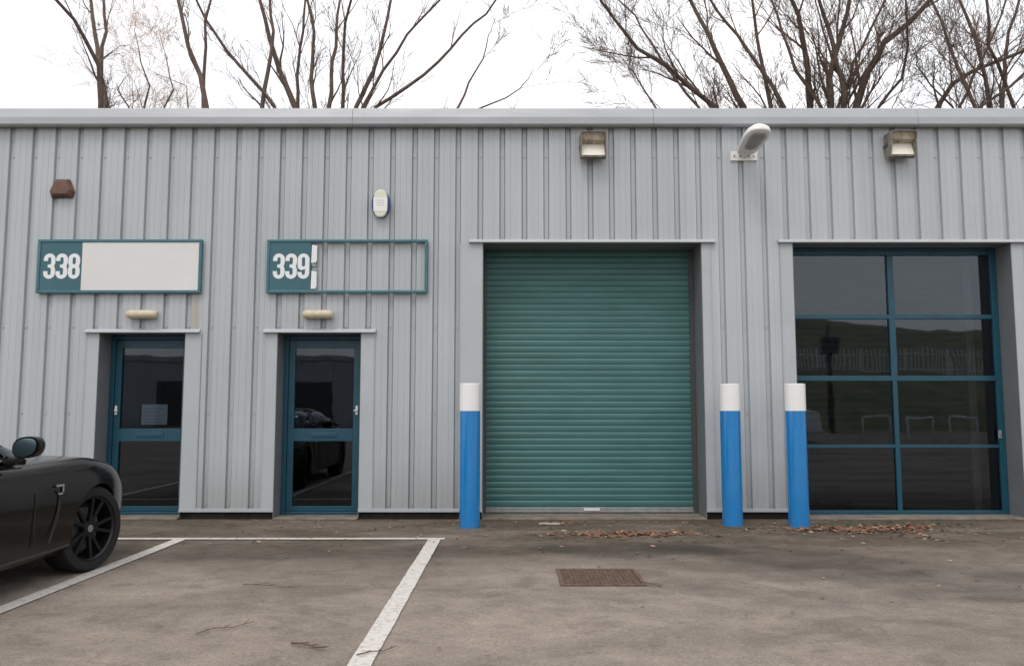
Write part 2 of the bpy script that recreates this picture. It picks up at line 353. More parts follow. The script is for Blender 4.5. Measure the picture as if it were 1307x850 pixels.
# painted bay lines, each sheet 4 mm up
def wavy(x0, x1, y0, y1, z, n=60, amp=.0025):
    vs = []; long_y = (y1 - y0) > (x1 - x0)
    for i in range(n + 1):
        t = i / n
        if long_y:
            y = y0 + (y1 - y0) * t; vs += [(x0 + random.uniform(-amp, amp), y, z), (x1 + random.uniform(-amp, amp), y, z)]
        else:
            x = x0 + (x1 - x0) * t; vs += [(x, y0 + random.uniform(-amp, amp), z), (x, y1 + random.uniform(-amp, amp), z)]
    return vs, [(2 * i, 2 * i + 1, 2 * i + 3, 2 * i + 2) for i in range(n)]
yb = ground(400, 688).y
xl1 = ground(232, 688).x; xl2 = ground(555, 688).x
b = MB(); b.add(*wavy(xl1 - 2.6, xl2 + .1, yb - .05, yb + .05, .008, 90)); bl = b.build('bay_line', M['line']); tag(bl, 'thin white painted line across the head of the parking bays', kind='structure')
for i, (x, lb) in enumerate(((xl1, 'long white bay line beside the parked black car'), (xl2, 'broad white bay line in front of the left blue bollard'))):
    b = MB(); b.add(*wavy(x - .062, x + .062, -7.6, yb - .052, .008, 70)); tag(b.build('bay_line', M['line']), lb, kind='structure')
b = MB(); b.add(*wavy(xl1 - 2.67, xl1 - 2.53, -7.6, yb - .052, .008, 70)); tag(b.build('bay_line', M['line']), 'white bay line on the far side of the parked black car', kind='structure')

# ------------------------------------------------------------------ the building
ZTOP = at(653, 160, 0).z          # underside of fascia
XA, XB = -13., 14.
bld = thing('industrial_unit', 'long grey metal clad industrial unit with green shutter and teal framed doors', 'building', (0, 0, 0))
def op(x0, x1, y, dep): return dict(x0=x0, x1=x1, z1=y, d=dep)
zdoor = at(400, 425, 0).z; zroll = at(750, 310.5, 0).z
O_d1 = op(at(127.6, 426, 0).x, at(237, 426, 0).x, zdoor, .28)
O_d2 = op(at(354.8, 425, 0).x, at(461, 425, 0).x, zdoor, .28)
O_r = op(at(616.5, 312, 0).x, at(894.5, 312, 0).x, zroll, .45)
O_w = op(at(1011.2, 312, 0).x, at(1289, 309, 0).x, zroll, .3)
OPS = [O_d1, O_d2, O_r, O_w]
ZB = .10
# groove positions as the photograph has them
gp = [17, 46, 75, 104, 133.8, 163, 192, 221, 249, 277.5, 305.6, 333.8, 361.8, 390, 418, 446, 474, 502, 530, 557.7, 585.3, 613.5, 641.3, 669.3, 697, 725, 753, 780, 807.5, 834.8, 862.5, 890, 917.4, 944.4, 971.9, 999.7, 1028, 1055.6, 1083.3, 1110.6, 1138, 1166, 1194, 1221.5, 1249, 1277, 1304.5]
gx = [at(p, 165, 0).x for p in gp]
while gx[0] > XA + .3: gx.insert(0, gx[0] - .268)
while gx[-1] < XB - .3: gx.append(gx[-1] + .268)
prof = [(XA, 0)]
for i, x in enumerate(gx):
    prof += [(x - .036, 0), (x - .0315, .032), (x - .0275, .040), (x - .0225, .032), (x + .0225, .032), (x + .0275, .040), (x + .0315, .032), (x + .036, 0)]
    nx = gx[i + 1] if i + 1 < len(gx) else None
    if nx:
        for t in (.36, .64):
            c = x + (nx - x) * t; prof += [(c - .006, 0), (c, .0035), (c + .006, 0)]
prof.append((XB, 0))
cuts = sorted({o[k] for o in OPS for k in ('x0', 'x1')})
pp = []
for a, b_ in zip(prof, prof[1:]):
    pp.append(a)
    for c in cuts:
        if a[0] < c < b_[0]: pp.append((c, a[1] + (b_[1] - a[1]) * (c - a[0]) / (b_[0] - a[0])))
pp.append(prof[-1])
w = MB()
for a, b_ in zip(pp, pp[1:]):
    xm = (a[0] + b_[0]) / 2; z0 = ZB
    for o in OPS:
        if o['x0'] < xm < o['x1']: z0 = o['z1']
    w.add([(a[0], a[1], z0), (b_[0], b_[1], z0), (b_[0], b_[1], ZTOP + .1), (a[0], a[1], ZTOP + .1)], [(0, 1, 2, 3)])
# fixings in the grooves
z1f = at(653, 200, 0).z; z2f = at(653, 417, 0).z
for x in gx:
    for z in (z1f, z2f, ZB + .07, 1.25):
        blocked = any(o['x0'] - .2 < x < o['x1'] + .2 and z < o['z1'] + .05 for o in OPS)
        if not blocked:
            w.box(x - .012, x + .012, .025, .0315, z - .010, z + .010)
            if z in (z1f, z2f): w.box(x - .022, x + .022, .029, .0312, z - .004, z + .004)
w.build('cladding', M['clad'], bld)
# side, back walls and roof
DEP = 10.
sw = MB()
for xx in (XA, XB):
    s_ = 1 if xx > 0 else -1
    sw.add([(xx, 0, 0), (xx, DEP, 0), (xx, DEP, ZTOP + .1), (xx, 0, ZTOP + .1)], [(0, 1, 2, 3)])
sw.add([(XA, DEP, 0), (XB, DEP, 0), (XB, DEP, ZTOP + .1), (XA, DEP, ZTOP + .1)], [(0, 1, 2, 3)])
sw.build('side_wall', M['clad'], bld)
rf = MB(); rf.box(XA, XB, .05, DEP, ZTOP + .02, ZTOP + .08); rf.build('roof', M['roof'], bld)
edges = [XA] + [v for o in OPS for v in (o['x0'] - .0, o['x1'] + .0)] + [XB]
for i in range(0, len(edges), 2):
    pl = MB(); pl.box(edges[i], edges[i + 1], .05, .2, 0, ZB + .02); pl.build('plinth', M['brick'], bld)
# fascia: bevelled coping, flat band, drip
zt = at(653, 138.5, -.05).z; zb1 = at(653, 160.5, -.1).z; zmid = at(653, 149.5, -.12).z
joints = [XA - .05, at(250, 150, 0).x - 3.2, at(452, 150, 0).x, at(832, 150, 0).x, at(1166, 150, 0).x, at(1166, 150, 0).x + 3.1, XB + .05]
for a, b_ in zip(joints, joints[1:]):
    fa = MB(); a2, b2 = a + .0012, b_ - .0012
    fa.prism([(-.095, zb1), (-.115, zb1 + .018), (-.115, zmid), (-.07, zt - .012), (-.05, zt), (.35, zt + .0), (.35, zt - .04), (-.03, zt - .05), (-.03, zb1)], 'x', a2, b2)
    fa.build('fascia', M['fascia'], bld, bevel=.003)
dr = MB(); dr.box(XA, XB, -.028, .0, zb1 + .01, zb1 + .022); dr.build('fascia_trim', M['dark'], bld)
# bottom drip trims on piers, jamb flashings and reveals, head flashings
for i in range(0, len(edges), 2):
    a, b_ = edges[i], edges[i + 1]; tr = MB()
    tr.box(a, b_, -.018, -.003, ZB - .012, ZB + .028); tr.box(a, b_, -.0028, .06, ZB - .012, ZB - .004)
    tr.build('base_trim', M['flash'], bld, bevel=.002)
def surround(o, wl, wr, hl, hr, hz=.05):
    z1 = o['z1']; d = o['d'] + .1
    f = MB(); f.box(o['x0'] - wl, o['x0'] - .0045, -.010, -.001, ZB + .029, z1); f.box(o['x0'] - wl + .006, o['x0'] - wl + .012, -.014, -.0095, ZB + .03, z1); f.build('jamb_flashing', M['flash'], bld)
    f = MB(); f.box(o['x1'] + .0045, o['x1'] + wr, -.010, -.001, ZB + .029, z1); f.box(o['x1'] + wr - .012, o['x1'] + wr - .006, -.014, -.0095, ZB + .03, z1); f.build('jamb_flashing', M['flash'], bld)
    for xa, xb in ((o['x0'] - .004, o['x0'] + .003), (o['x1'] - .003, o['x1'] + .004)):
        q = MB(); q.box(xa, xb, -.0095, d, .02, z1 - .001); q.build('reveal', M['reveal'], bld)
    q = MB(); q.box(o['x0'], o['x1'], -.0005, d, z1 + .001, z1 + .008); q.build('soffit', M['reveal'], bld)
    h = MB(); h.prism([(-.055, z1 + .0), (-.055, z1 + .012), (-.001, z1 + hz), (-.001, z1 + .0)], 'x', o['x0'] - hl, o['x1'] + hr)
    h.build('head_flashing', M['flash'], bld, bevel=.002)
surround(O_d1, .16, .2, .17, .18); surround(O_d2, .155, .17, .17, .18)
surround(O_r, .28, .12, .17, .17); surround(O_w, .16, .16, .18, .5)

# thresholds
for o in OPS:
    ap = MB(); ap.box(o['x0'] + .004, o['x1'] - .004, -.06, o['d'] + .1, 0.0, .022); ap.build('threshold', M['apron'], bld, bevel=.006)

# personnel doors
def entrance(o, handle_left, lbl):
    Y = o['d']; x0, x1, z1 = o['x0'] + .004, o['x1'] - .004, o['z1'] - .002; z0 = .025
    fr = MB(); t = .055
    fr.box(x0, x0 + t, Y, Y + .1, z0, z1); fr.box(x1 - t, x1, Y, Y + .1, z0, z1); fr.box(x0 + t, x1 - t, Y, Y + .1, z1 - t, z1); fr.box(x0 + t, x1 - t, Y, Y + .1, z0, z0 + .03)
    d = fr.build('entrance_door', M['teal'], bld, bevel=.004)
    lf = MB(); a, b_ = x0 + t + .004, x1 - t - .004; ys = Y + .018; ye = Y + .07; st = .075
    zg0 = .1; zr0 = at(400, 563, Y).z; zr1 = at(400, 547, Y).z; ztg = at(400, 444, Y).z
    lf.box(a, a + st, ys, ye, z0 + .034, z1 - t - .004); lf.box(b_ - st, b_, ys, ye, z0 + .034, z1 - t - .004)
    lf.box(a + st, b_ - st, ys, ye, ztg, z1 - t - .004); lf.box(a + st, b_ - st, ys, ye, zr0, zr1); lf.box(a + st, b_ - st, ys, ye, z0 + .034, zg0 + .02)
    lf.build('door_leaf', M['teal'], d, bevel=.003)
    for za, zb in ((zg0 + .02, zr0), (zr1, ztg)):
        pn = MB(); pn.box(a + st - .003, b_ - st + .003, ys + .02, ys + .026, za - .003, zb + .003); pn.build('glass_pane', M['glass'], d)
    lp = MB(); cx = (a + b_) / 2; cz = (zr0 + zr1) / 2
    lp.box(cx - .17, cx + .17, ys - .008, ys - .001, cz - .032, cz + .032); lp.box(cx - .14, cx + .14, ys - .014, ys - .0085, cz - .018, cz + .018)
    lp.build('letter_plate', M['teal'], d, bevel=.003)
    hx = a + .03 if handle_left else b_ - .03; hz = at(400, 524, Y).z
    hd = MB(); hd.box(hx - .014, hx + .014, ys - .012, ys - .001, hz - .05, hz + .06); hd.tube([(hx, ys - .012, hz), (hx, ys - .045, hz), (hx + (.04 if handle_left else -.03), ys - .05, hz)], .009, 8)
    hd.build('handle', M['alarmw'], d, bevel=.002)
    return d, (a, b_, zr1, ztg, ys)
d1, g1 = entrance(O_d1, True, None); d2, g2 = entrance(O_d2, False, None)
# notice taped inside the first door
n0 = at(178, 542, .28); n1 = at(212, 516, .28)
nt_ = MB(); yn = g1[4] + .029; nt_.box(n0.x, n1.x, yn, yn + .001, n0.z, n1.z)
note = nt_.build('notice', M['paper']); tag(note, 'pale blue paper notice behind the glass of the left door', 'notice')
il = MB()
for k in range(5):
    zz = n1.z - .05 - k * .042; il.box(n0.x + .04, n1.x - .04 - (.05 if k % 2 else 0), yn - .0012, yn - .0004, zz - .006, zz)
il.build('print', M['ink'], note)

# roller shutter
Y = O_r['d']; zs0 = .10; zs1 = O_r['z1'] + .05; pitch = .0765
sh = MB(); xs0, xs1 = O_r['x0'] + .02, O_r['x1'] - .055
pts = []; z = zs0
while z < zs1:
    for t, dy in ((0, -.0005), (.05, -.005), (.25, -.0075), (.5, -.0085), (.72, -.008), (.82, -.0055), (.9, -.0015), (.955, .0005)):
        pts.append((Y + dy, z + t * pitch))
    z += pitch
nn = len(pts); ncol = 14; vs = []
for j in range(ncol + 1):
    x = xs0 + (xs1 - xs0) * j / ncol
    for y_, z_ in pts: vs.append((x, y_ + .0035 * math.sin(j * 1.7 + z_ * 2.1), z_))
sh.add(vs, [(j * nn + i, (j + 1) * nn + i, (j + 1) * nn + i + 1, j * nn + i + 1) for j in range(ncol) for i in range(nn - 1)])
sho = sh.build('roller_shutter', M['shutter'], bld, autos=38)
bb = MB(); bb.box(xs0, xs1, Y - .03, Y + .01, .03, zs0 - .004); bb.box(xs0, xs1, Y - .045, Y - .031, .034, .045); bb.build('bottom_bar', M['galv'], sho, bevel=.003)
lt = MB(); lx = at(755, 656, Y).x; lt.box(lx - .1, lx + .1, Y - .05, Y - .031, .052, .085); lt.build('lock_plate', M['white'], sho, bevel=.004)
gd = MB(); gd.box(xs1 - .01, O_r['x1'] - .005, Y - .04, Y - .02, .025, zs1 - .055); gd.box(xs1 - .01, O_r['x1'] - .005, Y + .02, Y + .05, .025, zs1 - .055); gd.build('shutter_guide', M['jamb'], bld, bevel=.002)
gd = MB(); gd.box(O_r['x0'] + .005, xs0 + .012, Y - .04, Y - .02, .025, zs1 - .055); gd.build('shutter_guide', M['jamb'], bld, bevel=.002)
# glazed screen
Y = O_w['d']; x0, x1 = O_w['x0'] + .004, O_w['x1'] - .004; z1 = O_w['z1'] - .002
fr = MB(); t = .075
ztop = at(1140, 325.5, Y).z
fr.box(x0, x0 + t, Y, Y + .08, .025, z1); fr.box(x1 - t, x1, Y, Y + .08, .025, z1); fr.box(x0 + t, x1 - t, Y, Y + .08, ztop, z1)
zbo = at(1140, 651.5, Y).z; fr.box(x0 + t, x1 - t, Y, Y + .08, .025, zbo)
gs = fr.build('glazed_screen', M['teal'], bld, bevel=.004)
rows = [(at(1140, 407, Y).z, at(1140, 401.5, Y).z), (at(1145, 486, Y).z, at(1145, 479.5, Y).z), (at(1148, 571.5, Y).z, at(1148, 567.5, Y).z)]
xm = at(1143, 407, Y).x; xm2 = at(1142.5, 480, Y).x
lv = [zbo] + [v for r_ in reversed(rows) for v in r_] + [ztop]
for (za, zb) in rows:
    q = MB(); q.box(x0 + t, x1 - t, Y + .006, Y + .07, za, zb); q.build('transom', M['teal'], gs, bevel=.003)
for k in range(4):
    za, zb = lv[2 * k], lv[2 * k + 1]; hw = .028 if k < 2 else .038
    q = MB(); q.box(xm2 - hw, xm2 + hw, Y + .008, Y + .07, za, zb); q.build('mullion', M['teal'], gs, bevel=.003)
    for xa, xb in ((x0 + t, xm2 - hw), (xm2 + hw, x1 - t)):
        q = MB(); q.box(xa - .003, xb + .003, Y + .038, Y + .045, za - .003, zb + .003); q.build('glass_pane', M['glass'], gs)
q = MB(); hp = at(1276, 554, Y); q.box(hp.x - .02, hp.x + .02, Y - .012, Y - .001, hp.z - .05, hp.z + .05); q.box(hp.x - .008, hp.x + .008, Y - .03, Y - .012, hp.z - .008, hp.z + .03); q.build('handle', M['galv'], gs, bevel=.003)
# closed grille shutter behind the glass
ish = MB(); pts = []; z = .05; yi = Y + .42
while z < z1 + .1:
    for tt, dy in ((0, 0), (.3, -.012), (.7, -.012), (.95, .004)): pts.append((yi + dy, z + tt * .085))
    z += .085
nn = len(pts); xr = x1 - .22
ish.add([(x, a, b_) for x in (x0 - .1, xr) for a, b_ in pts], [(i, nn + i, nn + i + 1, i + 1) for i in range(nn - 1)])
ish.build('inner_shutter', M['inshutter'], bld)
q = MB(); q.box(xr, xr + .1, yi - .06, yi + .06, .03, z1); q.build('shutter_guide', M['galv'], bld, bevel=.003)
# interior rooms
rm = MB()
def room(x0, x1, dp, z1):
    rm.add([(x0, .45, .03), (x1, .45, .03), (x1, dp, .03), (x0, dp, .03), (x0, .45, z1), (x1, .45, z1), (x1, dp, z1), (x0, dp, z1)], [(0, 1, 2, 3), (4, 7, 6, 5), (0, 3, 7, 4), (1, 5, 6, 2), (3, 2, 6, 7)])
room(O_d1['x0'] - .5, O_d1['x1'] + .8, 4.5, 2.7); room(O_d2['x0'] - .6, O_d2['x1'] + .5, 4.5, 2.7)
room(O_r['x0'] - .3, O_r['x1'] + .2, 5., 4.); room(O_w['x0'] - .2, O_w['x1'] + .8, 5., 4.)
rm.build('interior', M['room'], bld)

# ------------------------------------------------------------------ sign boards
def signboard(px0, px1, num, blank, label):
    a = at(px0, 374, -.06); b_ = at(px1, 305.5, -.06); cx = (a.x + b_.x) / 2
    root = thing('sign_board', label, 'sign', (cx, 0, a.z), 'unit number signs'); W = (b_.x - a.x) / 2; Hh = b_.z - a.z
    f = MB(); t = .035
    f.box(-W, W, -.06, -.012, 0, t); f.box(-W, W, -.06, -.012, Hh - t, Hh); f.box(-W, -W + t, -.06, -.012, t, Hh - t); f.box(W - t, W, -.06, -.012, t, Hh - t)
    f.build('frame', M['signframe'], root, bevel=.006)
    nw = .535
    p = MB(); p.box(-W + t, -W + nw, -.05, -.03, t, Hh - t); np_ = p.build('number_panel', M['sign'], root, bevel=.002)
    if blank:
        p = MB(); p.box(-W + nw + .002, W - t, -.05, -.03, t, Hh - t); p.build('blank_panel', M['white'], root, bevel=.002)
    else:
        for za, zb in ((.05, Hh * .40), (Hh * .56, Hh - .075)):
            p = MB(); p.prism([(-W + nw + .004, za + .0), (-W + nw + .06, za + .006), (-W + nw + .072, za + .03), (-W + nw + .072, zb), (-W + nw + .01, zb + .008)], 'y', -.052, -.035); p.build('board_remnant', M['number'], root)
        
        for xa, ya, za, zb in ((.02, -.051, .41, .47), (.01, -.046, .495, .55)):
            p = MB(); p.box(-W + nw + xa, -W + nw + xa + .05, ya, ya + .01, Hh * za, Hh * zb); p.build('bracket', M['galv'], root)
    zc = Hh / 2 - .155
    for k, ch in enumerate(num):
        o_ = digit(ch, M['number'], root); o_.location = (-W + .078 + k * .149, -.052, zc)
    return root
def digit(ch, m, parent):
    """heavy condensed numeral, 0.13 wide and 0.31 high, as outline with holes"""
    w_, h_, s_ = .142, .31, .051
    def arc(cx, cz, rx, rz, a0, a1, n=10): return [(cx + rx * math.cos(R(a0 + (a1 - a0) * i / n)), cz + rz * math.sin(R(a0 + (a1 - a0) * i / n))) for i in range(n + 1)]
    r = w_ / 2; hm = h_ * .5
    hole = lambda z0, z1: arc(r, z1 - (r - s_), r - s_, r - s_, 0, 180) + arc(r, z0 + (r - s_), r - s_, r - s_, 180, 360)
    if ch == '8':
        outer = arc(r, h_ - r, r, r, 0, 180) + [(0, hm + .04), (.012, hm), (0, hm - .04)] + arc(r, r, r, r, 180, 360) + [(w_, hm - .04), (w_ - .012, hm), (w_, hm + .04)]
        holes = [hole(s_ * .9, hm - s_ * .42), hole(hm + s_ * .42, h_ - s_ * .9)]
    elif ch == '9':
        outer = arc(r, h_ - r, r, r, 0, 180) + arc(r, hm - .03 + .03, r, r * .75, 180, 250, 6) + [(w_ - s_, hm - .035)] + arc(r, r, r - s_, r - s_ * .9, 0, -180) + [(s_, h_ * .27), (0, h_ * .27)] + arc(r, r, r, r, 180, 360)
        holes = [hole(hm - .005, h_ - s_ * .9)]
    else:
        outer = arc(r, h_ - r, r, r, 0, 180) + [(0, h_ * .70), (s_, h_ * .70)] + arc(r, h_ - r, r - s_, r - s_ * .9, 180, 0) + [(w_ - s_, hm + .035), (w_ - s_ - .016, hm + .018), (s_, hm + .018), (s_, hm - .018), (w_ - s_ - .016, hm - .018), (w_ - s_, hm - .035)] + arc(r, r, r - s_, r - s_ * .9, 0, -180) + [(s_, h_ * .30), (0, h_ * .30)] + arc(r, r, r, r, 180, 360) + [(w_, hm - .04), (w_ - .014, hm), (w_, hm + .04)]
        holes = []
    cu = bpy.data.curves.new('numeral', 'CURVE'); cu.dimensions = '2D'; cu.fill_mode = 'BOTH'; cu.extrude = .0015
    for ring in [outer] + holes:
        sp = cu.splines.new('POLY'); sp.points.add(len(ring) - 1)
        for p, q in zip(sp.points, ring): p.co = (q[0], q[1], 0, 1)
        sp.use_cyclic_u = True
    t = bpy.data.objects.new('numeral', cu); COL.objects.link(t)
    dg = bpy.context.evaluated_depsgraph_get(); me = bpy.data.meshes.new_from_object(t.evaluated_get(dg)); bpy.data.objects.remove(t)
    me.materials.clear(); me.materials.append(m)
    o = bpy.data.objects.new('numeral', me); COL.objects.link(o); o.rotation_euler = (R(90), 0, 0); o.parent = parent
    return o
signboard(45, 258, '338', True, 'teal framed sign numbered 338 beside a blank white panel')
signboard(339, 546, '339', False, 'teal framed sign numbered 339 with its name panel missing')

# ------------------------------------------------------------------ bulkhead lights over doors
def bulkhead(px, py, label):
    p = at(px, py, -.05); root = thing('bulkhead_light', label, 'light', (p.x, 0, p.z), 'bulkhead lights over the doors')
    q = MB(); q.box(-.17, .17, -.035, 0, -.045, .045); q.build('base', M['cream'], root, bevel=.012)
    n = 16; L_ = .185; vs = []; fs = []; rows_ = [(-1, .35), (-.93, .72), (-.8, .95), (-.6, 1), (0, 1), (.6, 1), (.8, .95), (.93, .72), (1, .35)]
    for x, s_ in rows_:
        for k in range(n): t = math.pi * 2 * k / n; vs.append((x * L_, -.075 + math.cos(t) * .05 * s_, math.sin(t) * .052 * s_))
    for i in range(len(rows_) - 1):
        for k in range(n): a = i * n + k; b_ = i * n + (k + 1) % n; fs.append((a, b_, b_ + n, a + n))
    fs += [tuple(range(n)), tuple((len(rows_) - 1) * n + k for k in range(n))]
    q = MB(); q.add(vs, fs); q.build('diffuser', M['cream'], root, smooth=True)
    return root
bulkhead(181.5, 401.5, 'long cream bulkhead light above the door of unit 338')
bulkhead(406, 401.5, 'long cream bulkhead light above the door of unit 339')

# ------------------------------------------------------------------ alarms
p = at(78.5, 242, -.04); al = thing('alarm_box', 'old brown six sided alarm box on the wall above sign 338', 'alarm', (p.x, 0, p.z))
hexo = [(-.125, -.1), (.125, -.1), (.15, -.02), (.085, .13), (-.085, .13), (-.15, -.02)]
q = MB(); q.prism(hexo, 'y', -.035, 0); q.build('back_box', M['brown'], al, bevel=.006)
q = MB(); n = 6; fr_ = [(x * .72, z * .72 + .006) for x, z in hexo]
q.add([(x * .96, -.0352, z * .96) for x, z in hexo] + [(x, -.085, z) for x, z in fr_], [(i, (i + 1) % 6, (i + 1) % 6 + 6, i + 6) for i in range(6)] + [tuple(range(6, 12)), tuple(range(5, -1, -1))])
q.build('cover', mat('faded_brown_plastic', (.15, .075, .055), .5, noise=.3, scale=12), al, bevel=.008)
p = at(486, 260.5, -.05); al = thing('alarm_box', 'white and blue oval alarm box above the 339 sign', 'alarm', (p.x, 0, p.z))
def oval(rx, rz, n=32, e=2.6): return [(rx * math.copysign(abs(math.cos(2 * math.pi * i / n)) ** (2 / e), math.cos(2 * math.pi * i / n)), rz * math.copysign(abs(math.sin(2 * math.pi * i / n)) ** (2 / e), math.sin(2 * math.pi * i / n))) for i in range(n)]
q = MB(); q.prism(oval(.115, .165, e=2.1), 'y', -.05, 0); q.build('side_lens', M['alarmb'], al, bevel=.01)
q = MB(); q.prism([(x, z) for x, z in oval(.088, .172, e=2.6)], 'y', -.085, -.0505); q.build('cover', M['alarmy'], al, bevel=.016)
q = MB(); q.prism([(-.082, -.1), (.082, -.1), (.084, .07), (-.084, .07)], 'y', -.0885, -.0855); q.build('face_label', M['alarmw'], al, bevel=.001)
q = MB()
for k in range(3): q.box(-.045, .045, -.0895, -.0888, .03 - k * .03, .038 - k * .03)
q.build('print', mat('faded_print', (.4, .45, .55), .6), al)

# ------------------------------------------------------------------ floodlights
def flood(px, py, label, first=None):
    p = at(px, py, -.15)
    if first: return dup(first, (p.x, 0, p.z), label)
    root = thing('floodlight', label, 'floodlight', (p.x, 0, p.z), 'box floodlights under the roof edge')
    W = .155
    # housing: side profile (y,z): back against wall, face leaning down, top edge farthest out
    prof_ = [(-.02, .15), (-.23, .14), (-.165, -.155), (-.1, -.165), (-.02, -.09)]
    q = MB()
    for sx in (-1, 1): q.prism(prof_, 'x', sx * W, sx * (W - .012))
    def sheet(a, b_, t=.012):
        d = Vector((b_[0] - a[0], b_[1] - a[1])); n_ = Vector((-d.y, d.x)).normalized() * t
        q.prism([a, b_, (b_[0] + n_.x, b_[1] + n_.y), (a[0] + n_.x, a[1] + n_.y)], 'x', -W + .012, W - .012)
    sheet((-.23, .14), (-.02, .15), -.012); sheet((-.02, .15), (-.02, -.09), -.012); sheet((-.02, -.09), (-.1, -.165), -.012); sheet((-.1, -.165), (-.14, -.155), -.012)
    q.build('housing', M['rusty'], root, bevel=.003)
    q = MB()   # reflector: grimy upper part, bright lower part
    q.add([(x, y, z) for x in (-W + .014, W - .014) for y, z in ((-.218, .128), (-.20, .1), (-.185, .05), (-.10, .02), (-.165, -.148))],
          [(0, 5, 6, 1), (1, 6, 7, 2), (2, 7, 8, 3), (3, 8, 9, 4)]); q.mi = [0, 0, 0, 1]
    q.build('reflector', [M['grime'], M['reflector']], root)
    
    # rim and glass on the leaning face
    a = Vector((0, -.23, .14)); b_ = Vector((0, -.165, -.155)); d = (b_ - a); n_ = Vector((0, d.z, -d.y)).normalized()
    def lp(x, t, o_): v = a + d * t + n_ * o_; return (x, v.y, v.z)
    q = MB(); s_ = 1 if n_.y < 0 else -1
    for xa, xb, ta, tb in ((-W, W, -.01, .03), (-W, W, .93, 1.01), (-W, -W + .014, .03, .93), (W - .014, W, .03, .93)):
        vs = [lp(x, t, o_ * s_) for x in (xa, xb) for t in (ta, tb) for o_ in (.001, .013)]
        q.add(vs, [(0, 1, 3, 2), (4, 6, 7, 5), (0, 4, 5, 1), (2, 3, 7, 6), (0, 2, 6, 4), (1, 5, 7, 3)])
    q.build('rim', M['rusty'], root, bevel=.002)
    q = MB(); q.add([lp(-W + .018, .05, .004 * s_), lp(W - .018, .05, .004 * s_), lp(W - .018, .93, .004 * s_), lp(-W + .018, .93, .004 * s_)], [(0, 1, 2, 3)]); q.build('glass', glass_mat('flood_glass', (.97, .96, .93), 1.3), root)
    for bx_ in ((-.02, .02, -.05, 0, .151, .175), (-W - .006, -W - .001, -.12, -.005, -.02, .02), (W + .001, W + .006, -.12, -.005, -.02, .02)):
        q = MB(); q.box(*bx_); q.build('bracket', M['jamb'], root)
    return root
fl = flood(757, 185, 'square grimy floodlight above the green roller shutter')
flood(1151, 184, 'square grimy floodlight above the dark glazed screen', fl)

# ------------------------------------------------------------------ lantern on wall bracket
p = at(949, 200, 0); la = thing('wall_lantern', 'pale street type lantern on a white wall plate under the roof edge', 'lamp', (p.x, 0, p.z))
q = MB(); q.box(-.165, .165, -.02, 0, -.058, .058); q.build('wall_plate', M['alarmw'], la, bevel=.004)
for x in (-.12, .12, -.05, .06):
    q = MB(); q.tube([(x, -.021, .0), (x, -.028, .0)], .011, 8); q.build('bolt', M['galv'], la)
q = MB(); q.tube([(0, -.02, 0), (0, -.06, .008), (0, -.1, .02)], .03, 12); q.build('bracket_arm', M['lampgrey'], la, smooth=True)
def lant(z0, z1, sc, yoff=0, e=2.3):
    """lozenge shell along -y, tilted up; rings from base to tip"""
    n = 20; st = [(0, .45), (.05, .68), (.15, .8), (.35, .9), (.6, 1.), (.8, .96), (.92, .78), (.98, .5), (1., .2)]; vs = []; fs = []
    for t, s_ in st:
        for k in range(n):
            a = 2 * math.pi * k / n; hh = math.sin(a); zz = (z1 if hh > 0 else z0) * abs(hh) ** .8 * (s_ ** .8)
            y = -t * .60; x = math.cos(a) * .15 * s_ * sc
            vs.append((x, y, zz if hh > 0 else -abs(zz)))
    for i in range(len(st) - 1):
        for k in range(n): a = i * n + k; b_ = i * n + (k + 1) % n; fs.append((a, b_, b_ + n, a + n))
    fs += [tuple(range(n)), tuple((len(st) - 1) * n + k for k in range(n))]
    return vs, fs
tilt = Matrix.Translation((0, -.05, .01)) @ Matrix.Rotation(R(-12), 4, 'X') @ Matrix.Rotation(R(4), 4, 'Z')
q = MB(); vs, fs = lant(.03, .11, 1.); q.add([tilt @ Vector(v) for v in vs], fs); q.build('housing', M['lampgrey'], la, smooth=True)
q = MB(); vs, fs = lant(.035, .0, .66); q.add([tilt @ (Vector((v[0], v[1] * .62 - .17, v[2] - .02))) for v in vs], fs); q.build('diffuser', M['diffuser'], la, smooth=True)

# ------------------------------------------------------------------ bollards
def bollard(px, py, label, first=None):
    p = ground(px, py)
    if first: return dup(first, (p.x, p.y + .1, 0), label)
    root = thing('bollard', label, 'bollard', (p.x, p.y + .1, 0), 'blue and white steel bollards'); r = .115; Hb = 1.585; hw = 1.28
    q = MB(); q.lathe([(r, 0), (r, hw)], 40); q.build('post', M['blue'], root, autos=40)
    q = MB(); q.lathe([(r + .0005, hw + .0005), (r + .0005, Hb - .006), (r - .006, Hb)], 40); q.build('top_band', M['wpaint'], root, autos=30)
    return root
bo = bollard(598.5, 674.5, 'blue bollard with white top left of the roller shutter')
bollard(938.5, 671.5, 'blue bollard with white top right of the roller shutter', bo)
bollard(1024, 673, 'blue bollard with white top in front of the glazed screen', bo)

